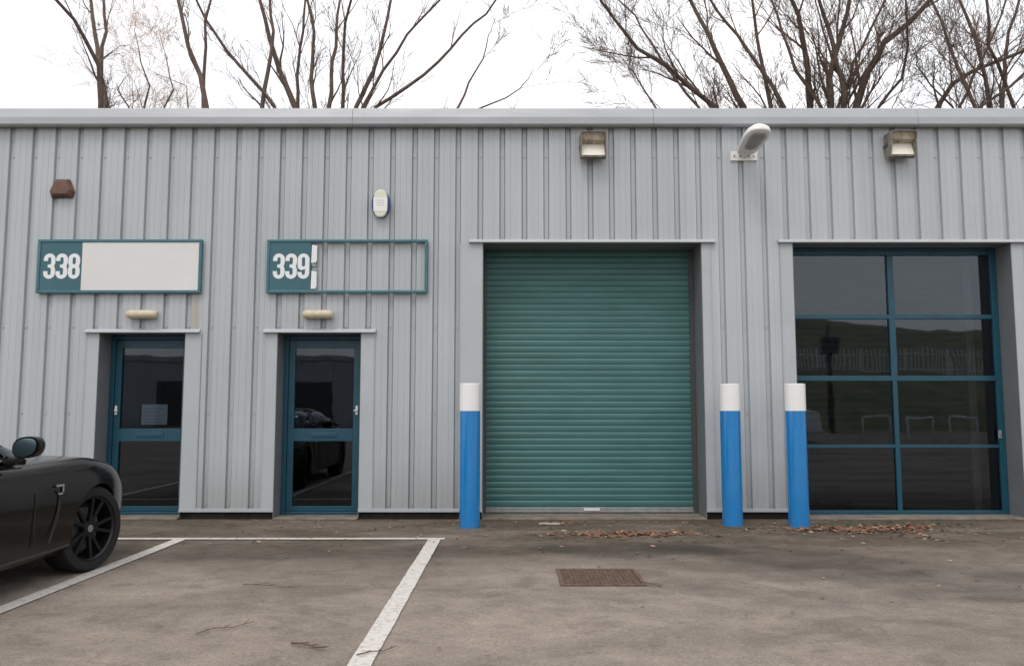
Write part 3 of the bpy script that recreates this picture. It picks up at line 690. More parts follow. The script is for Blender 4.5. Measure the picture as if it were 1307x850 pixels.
# ------------------------------------------------------------------ drain cover
a = ground(712, 748); b_ = ground(822, 727)
dw = .64; dl = b_.y - a.y; dx = a.x + .02
dc = thing('drain_cover', 'rusty square iron drain cover set in the asphalt', 'drain cover', (dx, a.y, 0))
q = MB(); t = .03
q.box(0, dw, 0, t, .001, .012); q.box(0, dw, dl - t, dl, .001, .012); q.box(0, t, t, dl - t, .001, .012); q.box(dw - t, dw, t, dl - t, .001, .012); q.build('frame', M['rust'], dc, bevel=.002)
q = MB(); q.box(t + .006, dw - t - .006, t + .006, dl - t - .006, .001, .007)
nx_, ny_ = 18, 16
for i in range(nx_):
    for j in range(ny_):
        x = t + .02 + (dw - 2 * t - .04) * i / (nx_ - 1); y = t + .02 + (dl - 2 * t - .04) * j / (ny_ - 1)
        s_ = .011 if (i + j) % 2 else .006; q.box(x - s_, x + s_, y - .007, y + .007, .0072, .0125)
q.build('lid', M['rust'], dc)

# ------------------------------------------------------------------ dead leaves and twigs
lv_ = MB()
def leaf(x, y, s_, m):
    lv_.cur = m; a = random.uniform(0, 6.28); c, sn = math.cos(a), math.sin(a); h0 = random.uniform(.003, .012)
    pts = [(-1, 0, .3), (-.4, .5, 0), (.3, .45, .15), (1, 0, .35), (.3, -.5, .5), (-.4, -.45, .1)]
    k = random.uniform(.4, 1.5); vs = []
    for u, v, z in pts:
        vs.append((x + (u * c - v * sn) * s_, y + (u * sn + v * c) * s_, h0 + z * s_ * k * .8))
    lv_.add(vs, [(0, 1, 2, 3), (0, 3, 4, 5)])
def pick(): return random.choices((0, 1, 2), (5, 3, 2))[0]
def heap(px, py, sx, sy, n):
    c = ground(px, py)
    for _ in range(n): leaf(random.gauss(c.x, sx), random.gauss(c.y, sy), random.uniform(.018, .042), random.choices((0, 1, 2), (7, 2, 2))[0])
heap(800, 682, .3, .1, 210); heap(770, 684, .4, .12, 60); heap(868, 682, .2, .08, 26); heap(1110, 676, .42, .1, 260); heap(1070, 678, .4, .13, 90); heap(1190, 685, .2, .15, 30)
heap(710, 668, .25, .1, 20); heap(1165, 672, .3, .1, 60)
for _ in range(420):
    x = random.uniform(-3.2, 7.5); y = -.1 - abs(random.gauss(0, 1.0))
    leaf(x, y, random.uniform(.012, .03), pick())
for _ in range(120):
    x = random.uniform(.5, 7.5); y = -.3 - abs(random.gauss(0, 2.2)); leaf(x, y, random.uniform(.012, .026), pick())
for _ in range(60): leaf(random.uniform(-6, 8), random.uniform(-7, 0), random.uniform(.01, .02), pick())
# grit crumbs
lv_.cur = 1
tag(lv_.build('leaf_litter', [M['leaf1'], M['leaf2'], M['leaf3']]), 'scattered brown dead leaves lying along the foot of the wall', 'dead leaves', kind='stuff')
def fallen(pts, r, label, m='twig'):
    q = MB(); P_ = [ground(*p) for p in pts]
    for i, v in enumerate(P_): v.z = .012 + .01 * (i % 2)
    q.tube(P_, [r * .6 * (1 - .6 * i / len(P_)) for i in range(len(P_))], 6)
    for i in range(1, len(P_)):
        d = (P_[i] - P_[i - 1]); e = P_[i - 1] + d * .5; f_ = e + d.length * .7 * Vector((d.normalized().x * .7 - d.normalized().y * .6, d.normalized().y * .7 + d.normalized().x * .6, .04)); q.tube([e, f_], [r * .5, r * .25], 5)
    tag(q.build('fallen_twig', M['twig']), label, 'twig', 'fallen twigs on the asphalt')
fallen([(250, 811), (272, 806), (296, 803), (325, 797)], .006, 'dark branched twig lying in the middle of the empty bay')
fallen([(372, 823), (388, 826), (402, 828), (414, 831)], .011, 'short thick reddish twig near the front of the empty bay')
fallen([(455, 838), (475, 836), (490, 833), (506, 829)], .006, 'thin twig lying across the broad white bay line')
fallen([(310, 747), (335, 750), (352, 749), (376, 754)], .005, 'thin dark twig lying furthest back in the empty bay')
fallen([(820, 744), (832, 749), (845, 750)], .008, 'short brown twig at the corner of the drain cover')
# pale scrap by the shutter
c = ground(703, 669); q = MB(); q.prism([(c.x - .13, c.y - .05), (c.x + .1, c.y - .07), (c.x + .15, c.y + .02), (c.x - .02, c.y + .06), (c.x - .14, c.y + .03)], 'z', .006, .016)
tag(q.build('paper_scrap', mat('pale_scrap', (.5, .45, .38), .8, noise=.3, scale=20)), 'flat pale scrap of board on the ground before the shutter', 'litter')

# ------------------------------------------------------------------ trees
def grow(mb, p, d, L_, r, depth, tw, spread=.5, up=.12, n=5, dens=1.):
    pts = [p.copy()]; rad = [r]; dd = d.normalized(); q = p.copy()
    for i in range(n):
        dd = (dd + Vector((random.gauss(0, .13), random.gauss(0, .13), random.gauss(up * .6, .1)))).normalized()
        q = q + dd * (L_ / n); pts.append(q.copy()); rad.append(max(.005, r * (1 - .75 * (i + 1) / n)))
        if depth > 0:
            for _ in range(2 if random.random() < .55 * dens else 1):
                if random.random() > .85 * dens: continue
                a = Vector((random.gauss(0, 1), random.gauss(0, 1), random.gauss(0, 1))); a = (a - dd * a.dot(dd)).normalized()
                nd = dd * math.cos(spread) + a * math.sin(spread) * random.uniform(.6, 1.3)
                grow(tw, q, nd, L_ * random.uniform(.4, .68), max(.004, rad[-1] * .6), depth - 1, tw, spread, up, 4 if depth > 1 else 3, dens)
    mb.tube(pts, rad, 5 if r > .03 else 3, cap=False)
def tree(label, base, Yd, limbs, trunk_r, depth=2, spread=.5, dens=1., tlen=1.6, trunk_h=4.2, ext=3., mt='twig', up=.12, group='bare trees behind the unit'):
    """limbs: list of (pixel path from roofline up, thickness in px)"""
    bx = at(base, 137, Yd).x; root = thing('bare_tree', label, 'tree', (bx, Yd, 0), group); O = Vector((bx, Yd, 0))
    tk = MB(); br = MB(); tw = MB(); k = (Yd + D) / F
    fork = Vector((0, 0, trunk_h)); tk.tube([Vector((0, 0, -.1)), Vector((.03, 0, .5)), Vector((-.02, 0, trunk_h * .6)), fork + Vector((0, 0, .3))], [trunk_r * 1.35, trunk_r, trunk_r * .9, trunk_r * .75], 12)
    for path, th in limbs:
        y = Yd + random.uniform(-.9, .9); yv = random.uniform(-.4, .4); P_ = []
        for i, (px, py) in enumerate(path): P_.append(at(px, py, y + yv * i) - O)
        d0 = P_[0] - fork; low = [fork + d0 * t + Vector((0, 0, -.5 * math.sin(t * math.pi))) * .3 for t in (0, .35, .7)]
        d = (P_[-1] - P_[-2]).normalized(); top = []
        q = P_[-1]
        for i in range(4): d = (d + Vector((random.gauss(0, .1), random.gauss(0, .1), .08))).normalized(); q = q + d * (ext if th > 3.6 else ext * .25) / 4; top.append(q.copy())
        full = low + P_ + top
        # refine with small wander
        fine = []
        for a, b_ in zip(full, full[1:]):
            m_ = max(1, int((b_ - a).length / .45))
            for j in range(m_): fine.append(a.lerp(b_, j / m_) + Vector((random.gauss(0, .022), random.gauss(0, .022), 0)))
        fine.append(full[-1])
        r0 = th * k / 2; N_ = len(fine); z0 = P_[0].z
        rad = []
        for v in fine:
            t = (v.z - z0) / max(.1, fine[-1].z - z0); rad.append(max(.006, r0 * (1 - .8 * t) if t > 0 else r0 * (1 - t * 1.0)))
        br.tube(fine, rad, 7, cap=False)
        for i in range(2, N_):
            v = fine[i]
            if v.z < z0 - 2.5: continue
            if random.random() < .75 * dens:
                dd = (fine[i] - fine[i - 1]).normalized(); a = Vector((random.gauss(0, 1), random.gauss(0, 1), random.gauss(0, .6))); a = (a - dd * a.dot(dd)).normalized()
                grow(br if rad[i] > .05 else tw, v, dd * math.cos(spread) + a * math.sin(spread), tlen * random.uniform(.5, 1.25), rad[i] * .5, depth, tw, spread, up, 5, dens)
    tk.build('trunk', M['bark'], root, smooth=True); br.build('limbs', M['bark'], root, smooth=True); tw.build('twigs', M[mt], root)
    return root
tree('tall thin bare tree at the far left above the roof', 150, 11, [
    ([(136, 137), (132, 110), (127, 82), (121, 40), (118, 0)], 8), ([(127, 84), (110, 52), (92, 25), (70, -2)], 5.5), ([(128, 80), (134, 40), (131, 0)], 5)], .24, depth=3, dens=.6, tlen=1.0, spread=.55)
tree('bare tree forking low above the roof over the 338 door', 275, 10, [
    ([(265, 137), (256, 97), (241, 60), (232, 20), (228, 0)], 7), ([(258, 97), (262, 60), (262, 28), (270, 0)], 4.5)], .22, depth=3, dens=.6, tlen=.9, spread=.55)
tree('bare many stemmed tree fanning out above the 339 sign', 405, 13, [
    ([(335, 137), (342, 92), (349, 40), (345, 0)], 6), ([(376, 137), (358, 92), (345, 50), (332, 0)], 8), ([(379, 137), (384, 60), (390, 0)], 5),
    ([(400, 137), (399, 80), (401, 40), (393, 0)], 6), ([(421, 137), (427, 60), (432, 20), (436, 0)], 6), ([(438, 137), (438, 70), (440, 30), (448, 0)], 5.5),
    ([(455, 137), (475, 95), (490, 45), (500, 0)], 6), ([(462, 137), (490, 90), (520, 45), (560, 0)], 5), ([(478, 137), (520, 112), (560, 80), (590, 45), (620, 18)], 5),
    ([(352, 137), (320, 100), (290, 65), (262, 25), (250, 0)], 5), ([(585, 137), (598, 105), (618, 75), (624, 45)], 3.5), ([(610, 140), (645, 125), (663, 113)], 2.5)],
    .42, depth=3, dens=.62, tlen=1.5, spread=.42, trunk_h=4.5)
tree('faint slender tree far behind the left trees', 190, 26, [
    ([(185, 137), (190, 110), (180, 80), (172, 40)], 3), ([(210, 137), (222, 115), (215, 85), (205, 50)], 2.5), ([(165, 137), (150, 115), (160, 100)], 2.5), ([(240, 137), (238, 110), (200, 95)], 2)],
    .2, depth=3, dens=.8, tlen=2.3, spread=.75, trunk_h=6, ext=2, mt='pale')
tree('broad dense bare tree above the shutter and floodlights', 1030, 14, [
    ([(912, 137), (882, 112), (850, 85), (815, 62), (785, 25)], 7), ([(948, 137), (932, 105), (912, 60), (895, 25), (880, 0)], 9), ([(985, 137), (978, 105), (968, 70), (960, 0)], 6),
    ([(1000, 137), (985, 110), (968, 85), (940, 45), (905, 0)], 6), ([(1034, 137), (1031, 90), (1022, 40), (1012, 0)], 9), ([(1060, 137), (1058, 100), (1068, 60), (1085, 0)], 9),
    ([(1078, 137), (1076, 100), (1064, 60), (1046, 0)], 8), ([(1092, 137), (1108, 92), (1130, 55), (1160, 30), (1192, -4)], 10), ([(1070, 137), (1090, 80), (1110, 40), (1130, 0)], 5),
    ([(838, 137), (822, 112), (808, 92), (796, 78)], 3), ([(1120, 137), (1150, 100), (1160, 60), (1155, 0)], 4), ([(1050, 137), (1015, 90), (1000, 40), (985, 0)], 5), ([(890, 137), (840, 70), (810, 20), (790, 0)], 4)],
    .5, depth=3, dens=.84, tlen=2.0, spread=.5, trunk_h=5)
tree('dense tangled bare tree at the far right above the roof', 1240, 12, [
    ([(1196, 137), (1215, 108), (1240, 92), (1300, 68)], 7), ([(1262, 137), (1258, 100), (1245, 50), (1225, 0)], 6), ([(1280, 137), (1283, 80), (1290, 40), (1302, 0)], 6), ([(1245, 137), (1225, 90), (1210, 50), (1190, 0)], 5),
    ([(1215, 137), (1190, 110), (1175, 90)], 3), ([(1295, 137), (1280, 100), (1262, 60), (1260, 0)], 5), ([(1225, 137), (1262, 60), (1285, 0)], 4), ([(1250, 137), (1290, 110), (1330, 70)], 4)],
    .34, depth=3, dens=.76, tlen=1.8, spread=.55, trunk_h=5)

# ------------------------------------------------------------------ the car
def car():
    root = thing('parked_car', 'black two door sports coupe parked nose in beside the left door', 'car', (-4.29, -3.07, 0))
    # local: y forward (towards wall), x right, origin under front axle centre
    def lerp(tab, y):
        for (a, va), (b_, vb) in zip(tab, tab[1:]):
            if a <= y <= b_:
                t = (y - a) / (b_ - a); t = t * t * (3 - 2 * t) * .5 + t * .5; return tuple(p + (q - p) * t for p, q in zip(va, vb))
        return tab[-1][1] if y > tab[-1][0] else tab[0][1]
    # y: (halfwidth, z bottom, z shoulder, z top centre)
    T = [(-3.86, (.62, .42, .70, .72)), (-3.80, (.74, .34, .80, .84)), (-3.62, (.84, .26, .87, .93)), (-3.3, (.91, .2, .93, .99)), (-2.75, (.945, .18, .965, 1.0)), (-2.2, (.93, .17, .94, .98)), (-1.5, (.915, .17, .91, .94)),
         (-.8, (.91, .17, .895, .93)), (-.35, (.925, .18, .905, .94)), (0, (.94, .19, .905, .935)), (.3, (.925, .2, .87, .90)), (.55, (.86, .2, .80, .84)), (.75, (.77, .21, .715, .76)), (.88, (.68, .23, .63, .66)), (.95, (.5, .28, .55, .57))]
    ys = [-3.86, -3.84, -3.8, -3.7, -3.55, -3.4] + [-3.25 + .125 * i for i in range(31)] + [.62, .7, .77, .83, .88, .92, .95]
    half = [(0, 0, 0), (.7, 0, 0), (.92, .03, 0), (.975, .12, 0), (.985, .3, 0), (.995, .5, 0), (1.0, .68, 0), (.985, .82, 0), (.95, .93, 0), (.88, 1.0, 0), (.78, 1.0, .3), (.6, 1., .55), (.3, 1.0, .9), (0, 1., 1.)]
    vs = []; fs = []; nh = len(half)
    for y in ys:
        w_, zb, zs, zt = lerp(T, y); ring = []
        for fx, fz, ft in half: ring.append((fx * w_, y, zb + (zs - zb) * fz + (zt - zs) * ft))
        full = ring + [(-x, yy, z) for x, yy, z in reversed(ring[1:-1])]
        vs += full
    n = len(full)
    for i in range(len(ys) - 1):
        for k in range(n): a = i * n + k; b_ = i * n + (k + 1) % n; fs.append((a, b_, b_ + n, a + n))
    fs += [tuple(range(n)), tuple((len(ys) - 1) * n + k for k in range(n))]
    q = MB(); q.add(vs, fs); body = q.build('body', M['carpaint'], root, smooth=True)
    sd = body.modifiers.new('s', 'SUBSURF'); sd.levels = 1; sd.render_levels = 1
    cutters = []
    for cy in (0, -2.75):
        for sx in (-1, 1):
            c_ = MB(); c_.tube([(sx * .62, cy, .345), (sx * 1.2, cy, .345)], .352, 48); co = c_.build('cut', M['dark']); co.location = root.location; cutters.append(co)
    # cabin hollow
    c_ = MB(); c_.box(-.68, .68, -2.0, -.8, .35, 1.3); co = c_.build('cut', M['dark']); co.location = root.location; cutters.append(co)
    bpy.context.view_layer.update()
    for co in cutters:
        m_ = body.modifiers.new('b', 'BOOLEAN'); m_.operation = 'DIFFERENCE'; m_.solver = 'EXACT'; m_.object = co
    dg = bpy.context.evaluated_depsgraph_get(); dg.update(); me = bpy.data.meshes.new_from_object(body.evaluated_get(dg)); body.modifiers.clear(); body.data = me
    for co in cutters: bpy.data.objects.remove(co)
    bm = bmesh.new(); bm.from_mesh(me)
    for e in bm.edges: e.smooth = not (len(e.link_faces) == 2 and e.calc_face_angle(0) > R(35))
    bm.to_mesh(me); bm.free()
    for p_ in me.polygons: p_.use_smooth = True
    # inner arch liners
    # greenhouse
    G = [(-3.25, .60, .99, .985), (-2.9, .66, 1.14, 1.0), (-2.5, .66, 1.245, .985), (-2.1, .64, 1.30, .97), (-1.7, .63, 1.315, .96), (-1.42, .62, 1.295, .955), (-1.12, .62, 1.20, .945), (-.78, .64, .99, .935)]
    def ring(y, wt, zt, zb, inset=0):
        wb = lerp(T, y)[0] * .86 - inset; wt -= inset; zt -= inset
        return [(-wb, zb), (-(wt * .5 + wb * .5) - .03, (zt + zb) / 2), (-wt * .97, zt - .075), (-wt * .75, zt - .02), (0, zt), (wt * .75, zt - .02), (wt * .97, zt - .075), ((wt * .5 + wb * .5) + .03, (zt + zb) / 2), (wb, zb)]
    rg = [[(x, g_[0], z) for x, z in ring(*g_)] for g_ in G]
    def strip(rows_, cols, name, m_, off=0.):
        q = MB(); vv = []; c0, c1 = cols; k = c1 - c0 + 1
        for r_ in rows_:
            for c in range(c0, c1 + 1): vv.append(tuple(rg[r_][c]))
        q.add(vv, [(i * k + j, i * k + j + 1, (i + 1) * k + j + 1, (i + 1) * k + j) for i in range(len(rows_) - 1) for j in range(k - 1)])
        o = q.build(name, m_, root, smooth=True); sm = o.modifiers.new('t', 'SOLIDIFY'); sm.thickness = .02; sm.offset = 0
        return o
    strip([2, 3, 4, 5], (2, 6), 'roof', M['carpaint']); strip([5, 6, 7], (2, 6), 'windscreen', M['carglass']); strip([0, 1, 2], (2, 6), 'rear_window', M['carglass'])
    strip([2, 3, 4, 5, 6, 7], (6, 8), 'side_window', M['carglass']); strip([2, 3, 4, 5, 6, 7], (0, 2), 'side_window', M['carglass'])
    strip([0, 1, 2], (6, 8), 'rear_pillar', M['carpaint']); strip([0, 1, 2], (0, 2), 'rear_pillar', M['carpaint'])
    for sx, c in ((1, 6), (-1, 2)):
        q = MB(); q.tube([Vector(rg[i][c]) + Vector((0, 0, .004)) for i in (5, 6, 7)] + [Vector((rg[7][c][0] * 1.12, -.66, .92))], .026, 8); q.build('windscreen_pillar', M['carpaint'], root, smooth=True)
        q = MB(); q.tube([Vector((sx * (abs(rg[i][8][0]) + .02), rg[i][8][1], rg[i][8][2] - .0)) for i in range(2, 7)], .012, 8); q.build('chrome_trim', M['chrome'], root, smooth=True)
    # seats inside
    for sx in (-.36, .36):
        q = MB(); q.box(sx - .25, sx + .25, -1.75, -1.2, .3, .5); q.prism([(-1.8, .45), (-1.62, .45), (-1.75, 1.0), (-1.86, 1.0)], 'x', sx - .24, sx + .24); q.box(sx - .12, sx + .12, -1.88, -1.78, 1.02, 1.16)
        q.build('seat', M['leather'], root, bevel=.04)
    # wheels
    def wheel(x, y, sx, steer):
        e = MB(); e.tube([(0, 0, 0), (0, 0, .001)], .001, 3)
        n = 48; prof_ = [(-.12, .25), (-.125, .29), (-.115, .325), (-.09, .34), (.09, .34), (.115, .325), (.125, .29), (.12, .262), (.10, .255)]
        q = MB(); vs = []
        for xx, rr in prof_:
            for k in range(n): t = 2 * math.pi * k / n; vs.append((xx * sx, rr * math.cos(t), rr * math.sin(t)))
        m_ = len(prof_); q.add(vs, [(i * n + k, i * n + (k + 1) % n, ((i + 1) % m_) * n + (k + 1) % n, ((i + 1) % m_) * n + k) for i in range(m_) for k in range(n)])
        ty = q.build('wheel', M['tyre'], root, autos=35); ty.location = (x, y, .34); ty.rotation_euler.z = steer
        q = MB(); vs = []; pr = [(.108, .258), (.112, .25), (.098, .236), (-.1, .23), (-.1, .245)]
        for xx, rr in pr:
            for k in range(n): t = 2 * math.pi * k / n; vs.append((xx * sx, rr * math.cos(t), rr * math.sin(t)))
        q.add(vs, [(i * n + k, i * n + (k + 1) % n, (i + 1) * n + (k + 1) % n, (i + 1) * n + k) for i in range(len(pr) - 1) for k in range(n)])
        for k in range(10):   # paired spokes
            a = 2 * math.pi * (k // 2) / 5 + (.17 if k % 2 else -.17); a2 = 2 * math.pi * (k // 2) / 5 + (.10 if k % 2 else -.10) * 2.4
            def P_(r_, an, w_, xx): return [(xx * sx, r_ * math.cos(an) - w_ * math.sin(an), r_ * math.sin(an) + w_ * math.cos(an)), (xx * sx, r_ * math.cos(an) + w_ * math.sin(an), r_ * math.sin(an) - w_ * math.cos(an))]
            A = P_(.05, a, .014, .085) + P_(.238, a2, .013, .1) + P_(.05, a, .014, .05) + P_(.238, a2, .013, .07)
            q.add(A, [(0, 1, 3, 2), (4, 6, 7, 5), (0, 2, 6, 4), (1, 5, 7, 3), (2, 3, 7, 6), (0, 4, 5, 1)])
        q.tube([(.04 * sx, 0, 0), (.088 * sx, 0, 0)], .062, 20); q.build('rim', M['alloy'], ty, bevel=.003)
        q = MB(); q.tube([(.0885 * sx, 0, 0), (.094 * sx, 0, 0)], .03, 20); q.build('hub_cap', M['chrome'], ty)
        q = MB(); q.tube([(.0 * sx, 0, 0), (.02 * sx, 0, 0)], .17, 28); q.build('brake_disc', M['jamb'], ty)
        q = MB(); q.tube([(-.1 * sx, 0, 0), (-.06 * sx, 0, 0)], .228, 28); q.build('inner_hub', M['dark'], ty)
    for sx in (1, -1):
        wheel(sx * .79, 0, sx, R(-13)); wheel(sx * .80, -2.75, sx, 0)
    # mirrors
    for sx in (1, -1):
        mx_ = sx * 1.0; y = -1.13; zz = 1.042
        n = 24; vs = []; pr = [(.10, .35), (.085, .7), (.04, .95), (-.02, 1.), (-.045, .97)]; fs = []
        for dy, s_ in pr:
            for k in range(n):
                t = 2 * math.pi * k / n; cx = math.cos(t); cz = math.sin(t)
                vs.append((mx_ + .092 * s_ * math.copysign(abs(cx) ** .8, cx) * 1., y + dy, zz + .074 * s_ * math.copysign(abs(cz) ** .85, cz) + .01 * cx * sx))
        for i in range(len(pr) - 1):
            for k in range(n): a = i * n + k; b_ = i * n + (k + 1) % n; fs.append((a, b_, b_ + n, a + n))
        fs += [tuple(range(n)), tuple((len(pr) - 1) * n + k for k in range(n))]
        q = MB(); q.add(vs, fs); mo = q.build('door_mirror', M['carpaint'], root, autos=50)
        q = MB(); vs = []
        for k in range(n):
            t = 2 * math.pi * k / n; cx = math.cos(t); cz = math.sin(t); zq = .06 * math.copysign(abs(cz) ** .85, cz); vs.append((mx_ + .08 * math.copysign(abs(cx) ** .8, cx), y - .054 + zq * .1, zz + zq + .01 * cx * sx))
        vs2 = [(a, b_ - .002, c) for a, b_, c in vs]; q.add(vs + vs2, [tuple(range(n, 2 * n))] + [(k, (k + 1) % n, (k + 1) % n + n, k + n) for k in range(n)]); q.build('mirror_glass', M['mirrorglass'], mo)
        q = MB(); q.tube([(sx * .84, y + .02, .925), (sx * .9, y + .02, .955), (sx * .97, y + .01, 1.0)], [.035, .028, .03], 10); q.build('mirror_stalk', M['blackplastic'], mo, smooth=True)
    # side vents, lights, plates, door seams
    for sx in (1, -1):
        q = MB(); vs = []; path = [(-.60, .70, .022), (-.565, .66, .018), (-.58, .55, .018), (-.62, .44, .015), (-.68, .33, .006)]
        for y, z, hw in path:
            w_ = lerp(T, y)[0] * 1.0
            vs += [(sx * (w_ + .002), y - hw, z), (sx * (w_ + .008), y + hw, z)]
        q.add(vs, [(2 * i, 2 * i + 1, 2 * i + 3, 2 * i + 2) for i in range(len(path) - 1)]); o = q.build('side_vent', M['blackplastic'], root)
        q = MB(); w_ = lerp(T, -.6)[0]; q.box(sx * (w_ + .006) - .006, sx * (w_ + .006) + .008, -.63, -.53, .725, .742); q.box(sx * (w_ + .006) - .006, sx * (w_ + .006) + .008, -.548, -.53, .68, .725); q.box(sx * (w_ + .006) - .006, sx * (w_ + .006) + .008, -.60, -.545, .665, .68); q.build('vent_badge', M['chrome'], o, bevel=.003)
        q = MB(); vs = []
        for y, z in ((-.84, .88), (-.86, .7), (-.87, .5), (-.84, .3)): w_ = lerp(T, y)[0]; vs.append((sx * (w_ + (.0005 if z < .8 else -.07)), y, z))
        q.tube(vs[1:], .0035, 5); q.build('door_seam', M['dark'], root)
        q = MB(); n = 16; q.add([(sx * (.58 + .12 * math.cos(2 * math.pi * k / n)), .83 - .1 * math.cos(2 * math.pi * k / n) + .0, .62 + .07 * math.sin(2 * math.pi * k / n)) for k in range(n)], [tuple(range(n))]); hl = q.build('headlight', M['lens'], root); sm = hl.modifiers.new('t', 'SOLIDIFY'); sm.thickness = .06; sm.offset = 0
        q = MB(); q.box(sx * .52 - .16, sx * .52 + .16, -3.875, -3.78, .62, .74); q.build('tail_light', M['redlens'], root, bevel=.02)
        q = MB(); w_ = lerp(T, -1.75)[0]; q.tube([(sx * (w_ + .002), -1.68, .76), (sx * (w_ + .022), -1.7, .765), (sx * (w_ + .022), -1.86, .765), (sx * (w_ + .002), -1.88, .76)], .009, 8); q.build('door_handle', M['carpaint'], root, smooth=True)
    q = MB(); q.box(-.26, .26, -3.885, -3.875, .5, .61); q.build('rear_plate', mat('yellow_plate', (.6, .5, .06), .4), root)
    q = MB(); q.box(-.8, .8, -3.3, .5, .185, .26); q.build('underbody', M['dark'], root, bevel=.03)
    q = MB(); q.box(-.3, .3, .935, .96, .34, .5); q.build('grille', M['blackplastic'], root, bevel=.02)
    return root
car()

# ------------------------------------------------------------------ what stands opposite (seen as reflections in the glass)
# grass bank rising behind the camera on the right
q = MB(); nxg, nyg = 40, 26; vs = []
for j in range(nyg + 1):
    for i in range(nxg + 1):
        x = 0 + i * 3.; y = -36 - j * 2.2; t = j * 2.2
        z = (3.8 * min(1, t / 9) ** .8 if t < 9 else 3.8 + 8.5 * (1 - math.cos(min(1, (t - 9) / 38) * math.pi)) / 2) * min(1., (i * 3.) / 14.)
        z *= 1 + .18 * math.sin(x * .07 + 1.2); z += random.uniform(-.06, .06) if j else 0
        vs.append((x, y, z - (0.02 if j == 0 else 0)))
q.add(vs, [(j * (nxg + 1) + i, j * (nxg + 1) + i + 1, (j + 1) * (nxg + 1) + i + 1, (j + 1) * (nxg + 1) + i) for j in range(nyg) for i in range(nxg)])
tag(q.build('grass_bank', M['grass'], smooth=True), 'grassy bank across the yard, mirrored in the glazed screen', kind='structure')
# opposite unit
ow = thing('warehouse', 'grey clad warehouse across the yard mirrored in the left door glass', 'building', (-26, -46, 0))
q = MB(); pr_ = []; x = -22.
while x < 22: pr_ += [(x, 0), (x + .2, 0), (x + .21, -.035), (x + .26, -.035)]; x += .27
q.add([(a, b_, z) for z in (0, 4.6) for a, b_ in pr_], [(i, i + 1, i + 1 + len(pr_), i + len(pr_)) for i in range(len(pr_) - 1)]); q.add([(-22, 0, 0), (-22, -12, 0), (22, -12, 0), (22, 0, 0), (-22, 0, 4.6), (-22, -12, 4.6), (22, -12, 4.6), (22, 0, 4.6)], [(0, 1, 5, 4), (1, 2, 6, 5), (2, 3, 7, 6), (4, 5, 6, 7)])
q.build('wall', M['clad'], ow)
q = MB(); q.box(-22.1, 22.1, -.1, .12, 4.6, 4.95); q.build('fascia', M['fascia'], ow)
for x in (-14, -4.5, 3, 12):
    q = MB(); q.box(x - 1.6, x + 1.6, .002, .05, .05, 3.2); q.build('shutter_door', M['jamb'], ow)
# hoops, fence, van, pole
hp0 = None
for px, lb in ((1117, 'white hoop barrier reflected left of centre in the glazed screen'), (1173, 'white hoop barrier reflected in the middle of the glazed screen'), (1228, 'white hoop barrier reflected right of centre in the glazed screen')):
    x = (px - 653.5) / F * 31.8
    if hp0: dup(hp0, (x, -21.4, 0), lb); continue
    q = MB(); q.tube([(-.52, 0, 0), (-.52, 0, .9), (-.47, 0, .98), (.47, 0, .98), (.52, 0, .9), (.52, 0, 0)], .04, 10)
    hp0 = q.build('hoop_barrier', M['fencew'], smooth=True, loc=(x, -21.4, 0)); tag(hp0, lb, 'barrier', 'white hoop barriers across the yard')
fe = thing('railing_fence', 'pale palisade fence on the grass bank mirrored in the glazed screen', 'fence', (24, -45.3, 3.5))
q = MB()
for i in range(90):
    x = -12 + i * .27; q.prism([(x - .035, .1), (x + .035, .1), (x + .035, 1.85), (x, 2.0), (x - .035, 1.85)], 'y', -.01, .01)
q.build('pales', M['fencew'], fe)
q = MB()
for z in (.4, 1.5): q.box(-12.2, 12.3, -.05, -.012, z, z + .06)
q.build('rail', M['fencew'], fe)
for i in range(9):
    q = MB(); x = -12 + i * 3; q.box(x - .05, x + .05, -.11, -.052, -1.2, 1.9); q.build('fence_post', M['fencew'], fe)
sp_ = thing('equipment_pole', 'dark pole carrying a box mirrored in the left of the glazed screen', 'pole', (17.4, -34, 0))
q = MB(); q.tube([(0, 0, 0), (0, 0, 5.9)], [.16, .12], 12); q.build('pole', M['darksteel'], sp_, smooth=True)
q = MB(); q.box(-.45, .45, -.2, .2, 4.3, 5.2); q.build('cabinet', M['darksteel'], sp_, bevel=.02)
# white van across the yard
vn = thing('white_van', 'white panel van across the yard mirrored at the left edge of the screen', 'van', (8.75, -21, 0))
q = MB(); q.prism([(-2.5, .35), (-2.5, 2.2), (-2.35, 2.4), (1.0, 2.4), (1.5, 2.25), (2.1, 1.35), (2.75, 1.15), (2.85, .4)], 'y', -.95, .95); q.build('body', M['wpaint'], vn, bevel=.06)
q = MB(); q.prism([(1.2, 1.4), (1.25, 2.1), (1.52, 2.1), (1.98, 1.4)], 'y', .952, .962); q.build('side_window', M['carglass'], vn)
for x in (-1.7, 1.9):
    for y in (-.9, .9):
        q = MB(); q.tube([(x, y - .1, .34), (x, y + .1, .34)], .34, 24); q.build('wheel', M['tyre'], vn)

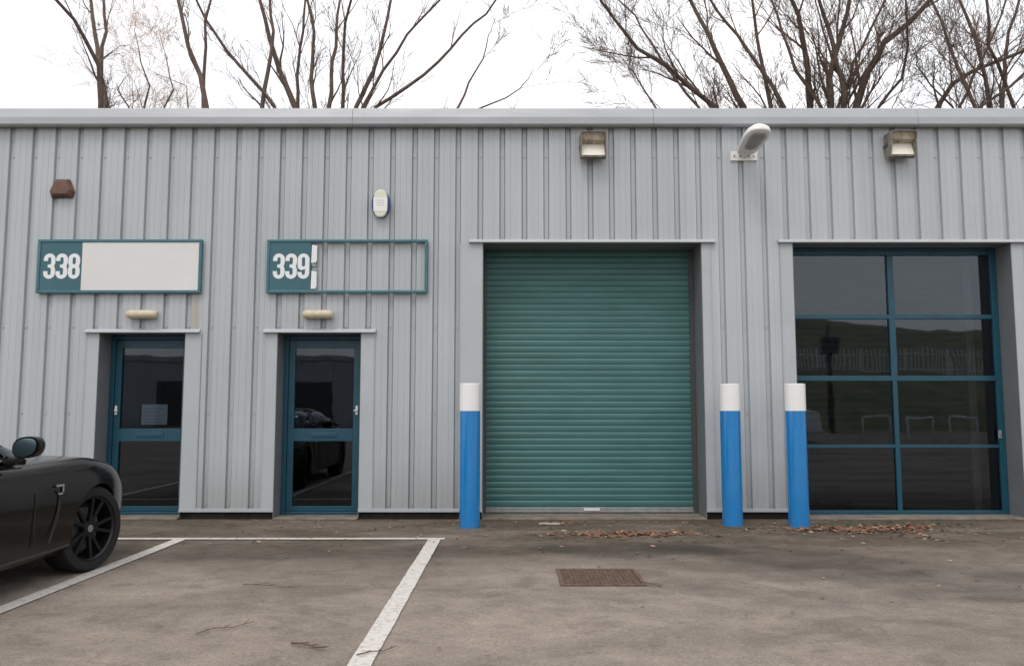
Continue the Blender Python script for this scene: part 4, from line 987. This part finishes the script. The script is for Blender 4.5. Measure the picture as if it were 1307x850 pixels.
# ------------------------------------------------------------------ sky and sun
EL, AZ = R(58), R(200)      # azimuth of the sun seen from above, clockwise from +Y
wld = bpy.data.worlds.new('World'); S.world = wld; wld.use_nodes = True; nt = wld.node_tree; L = nt.links; N = nt.nodes.new
bg = nt.nodes['Background']
sky = N('ShaderNodeTexSky'); sky.sky_type = 'NISHITA'; sky.sun_disc = False; sky.sun_elevation = EL; sky.sun_rotation = AZ; sky.air_density = 1.2; sky.dust_density = 5.; sky.ozone_density = 1
tc = N('ShaderNodeTexCoord')
# high overcast: the sky's colour washed out towards cloud white, with soft darker cloud shapes
n = N('ShaderNodeTexNoise'); n.inputs['Scale'].default_value = 2.2; n.inputs['Detail'].default_value = 6; n.inputs['Roughness'].default_value = .55
mp = N('ShaderNodeMapping'); mp.inputs['Scale'].default_value = (1, 1, 2.4); L.new(tc.outputs['Generated'], mp.inputs[0]); L.new(mp.outputs[0], n.inputs[0])
cr = N('ShaderNodeValToRGB'); cr.color_ramp.elements[0].position = .38; cr.color_ramp.elements[1].position = .62
cr.color_ramp.elements[0].color = (11.2, 11.3, 11.6, 1); cr.color_ramp.elements[1].color = (14.5, 14.2, 14.0, 1); L.new(n.outputs[0], cr.inputs[0])
mx = N('ShaderNodeMix'); mx.data_type = 'RGBA'; mx.inputs['Factor'].default_value = .78; L.new(sky.outputs[0], mx.inputs['A']); L.new(cr.outputs[0], mx.inputs['B'])
L.new(mx.outputs['Result'], bg.inputs['Color']); bg.inputs['Strength'].default_value = .12
sun = bpy.data.lights.new('sun', 'SUN'); sun.energy = .9; sun.angle = R(18); sun.color = (1, .95, .88)
so = bpy.data.objects.new('sun', sun); COL.objects.link(so)
dirv = Vector((math.sin(AZ) * math.cos(EL), math.cos(AZ) * math.cos(EL), math.sin(EL)))
so.rotation_euler = dirv.to_track_quat('Z', 'Y').to_euler()
so.location = (0, -20, 20)

S.view_settings.view_transform = 'Standard'; S.view_settings.look = 'None'; S.view_settings.exposure = 0.; S.view_settings.gamma = 1
S.render.engine = 'CYCLES'
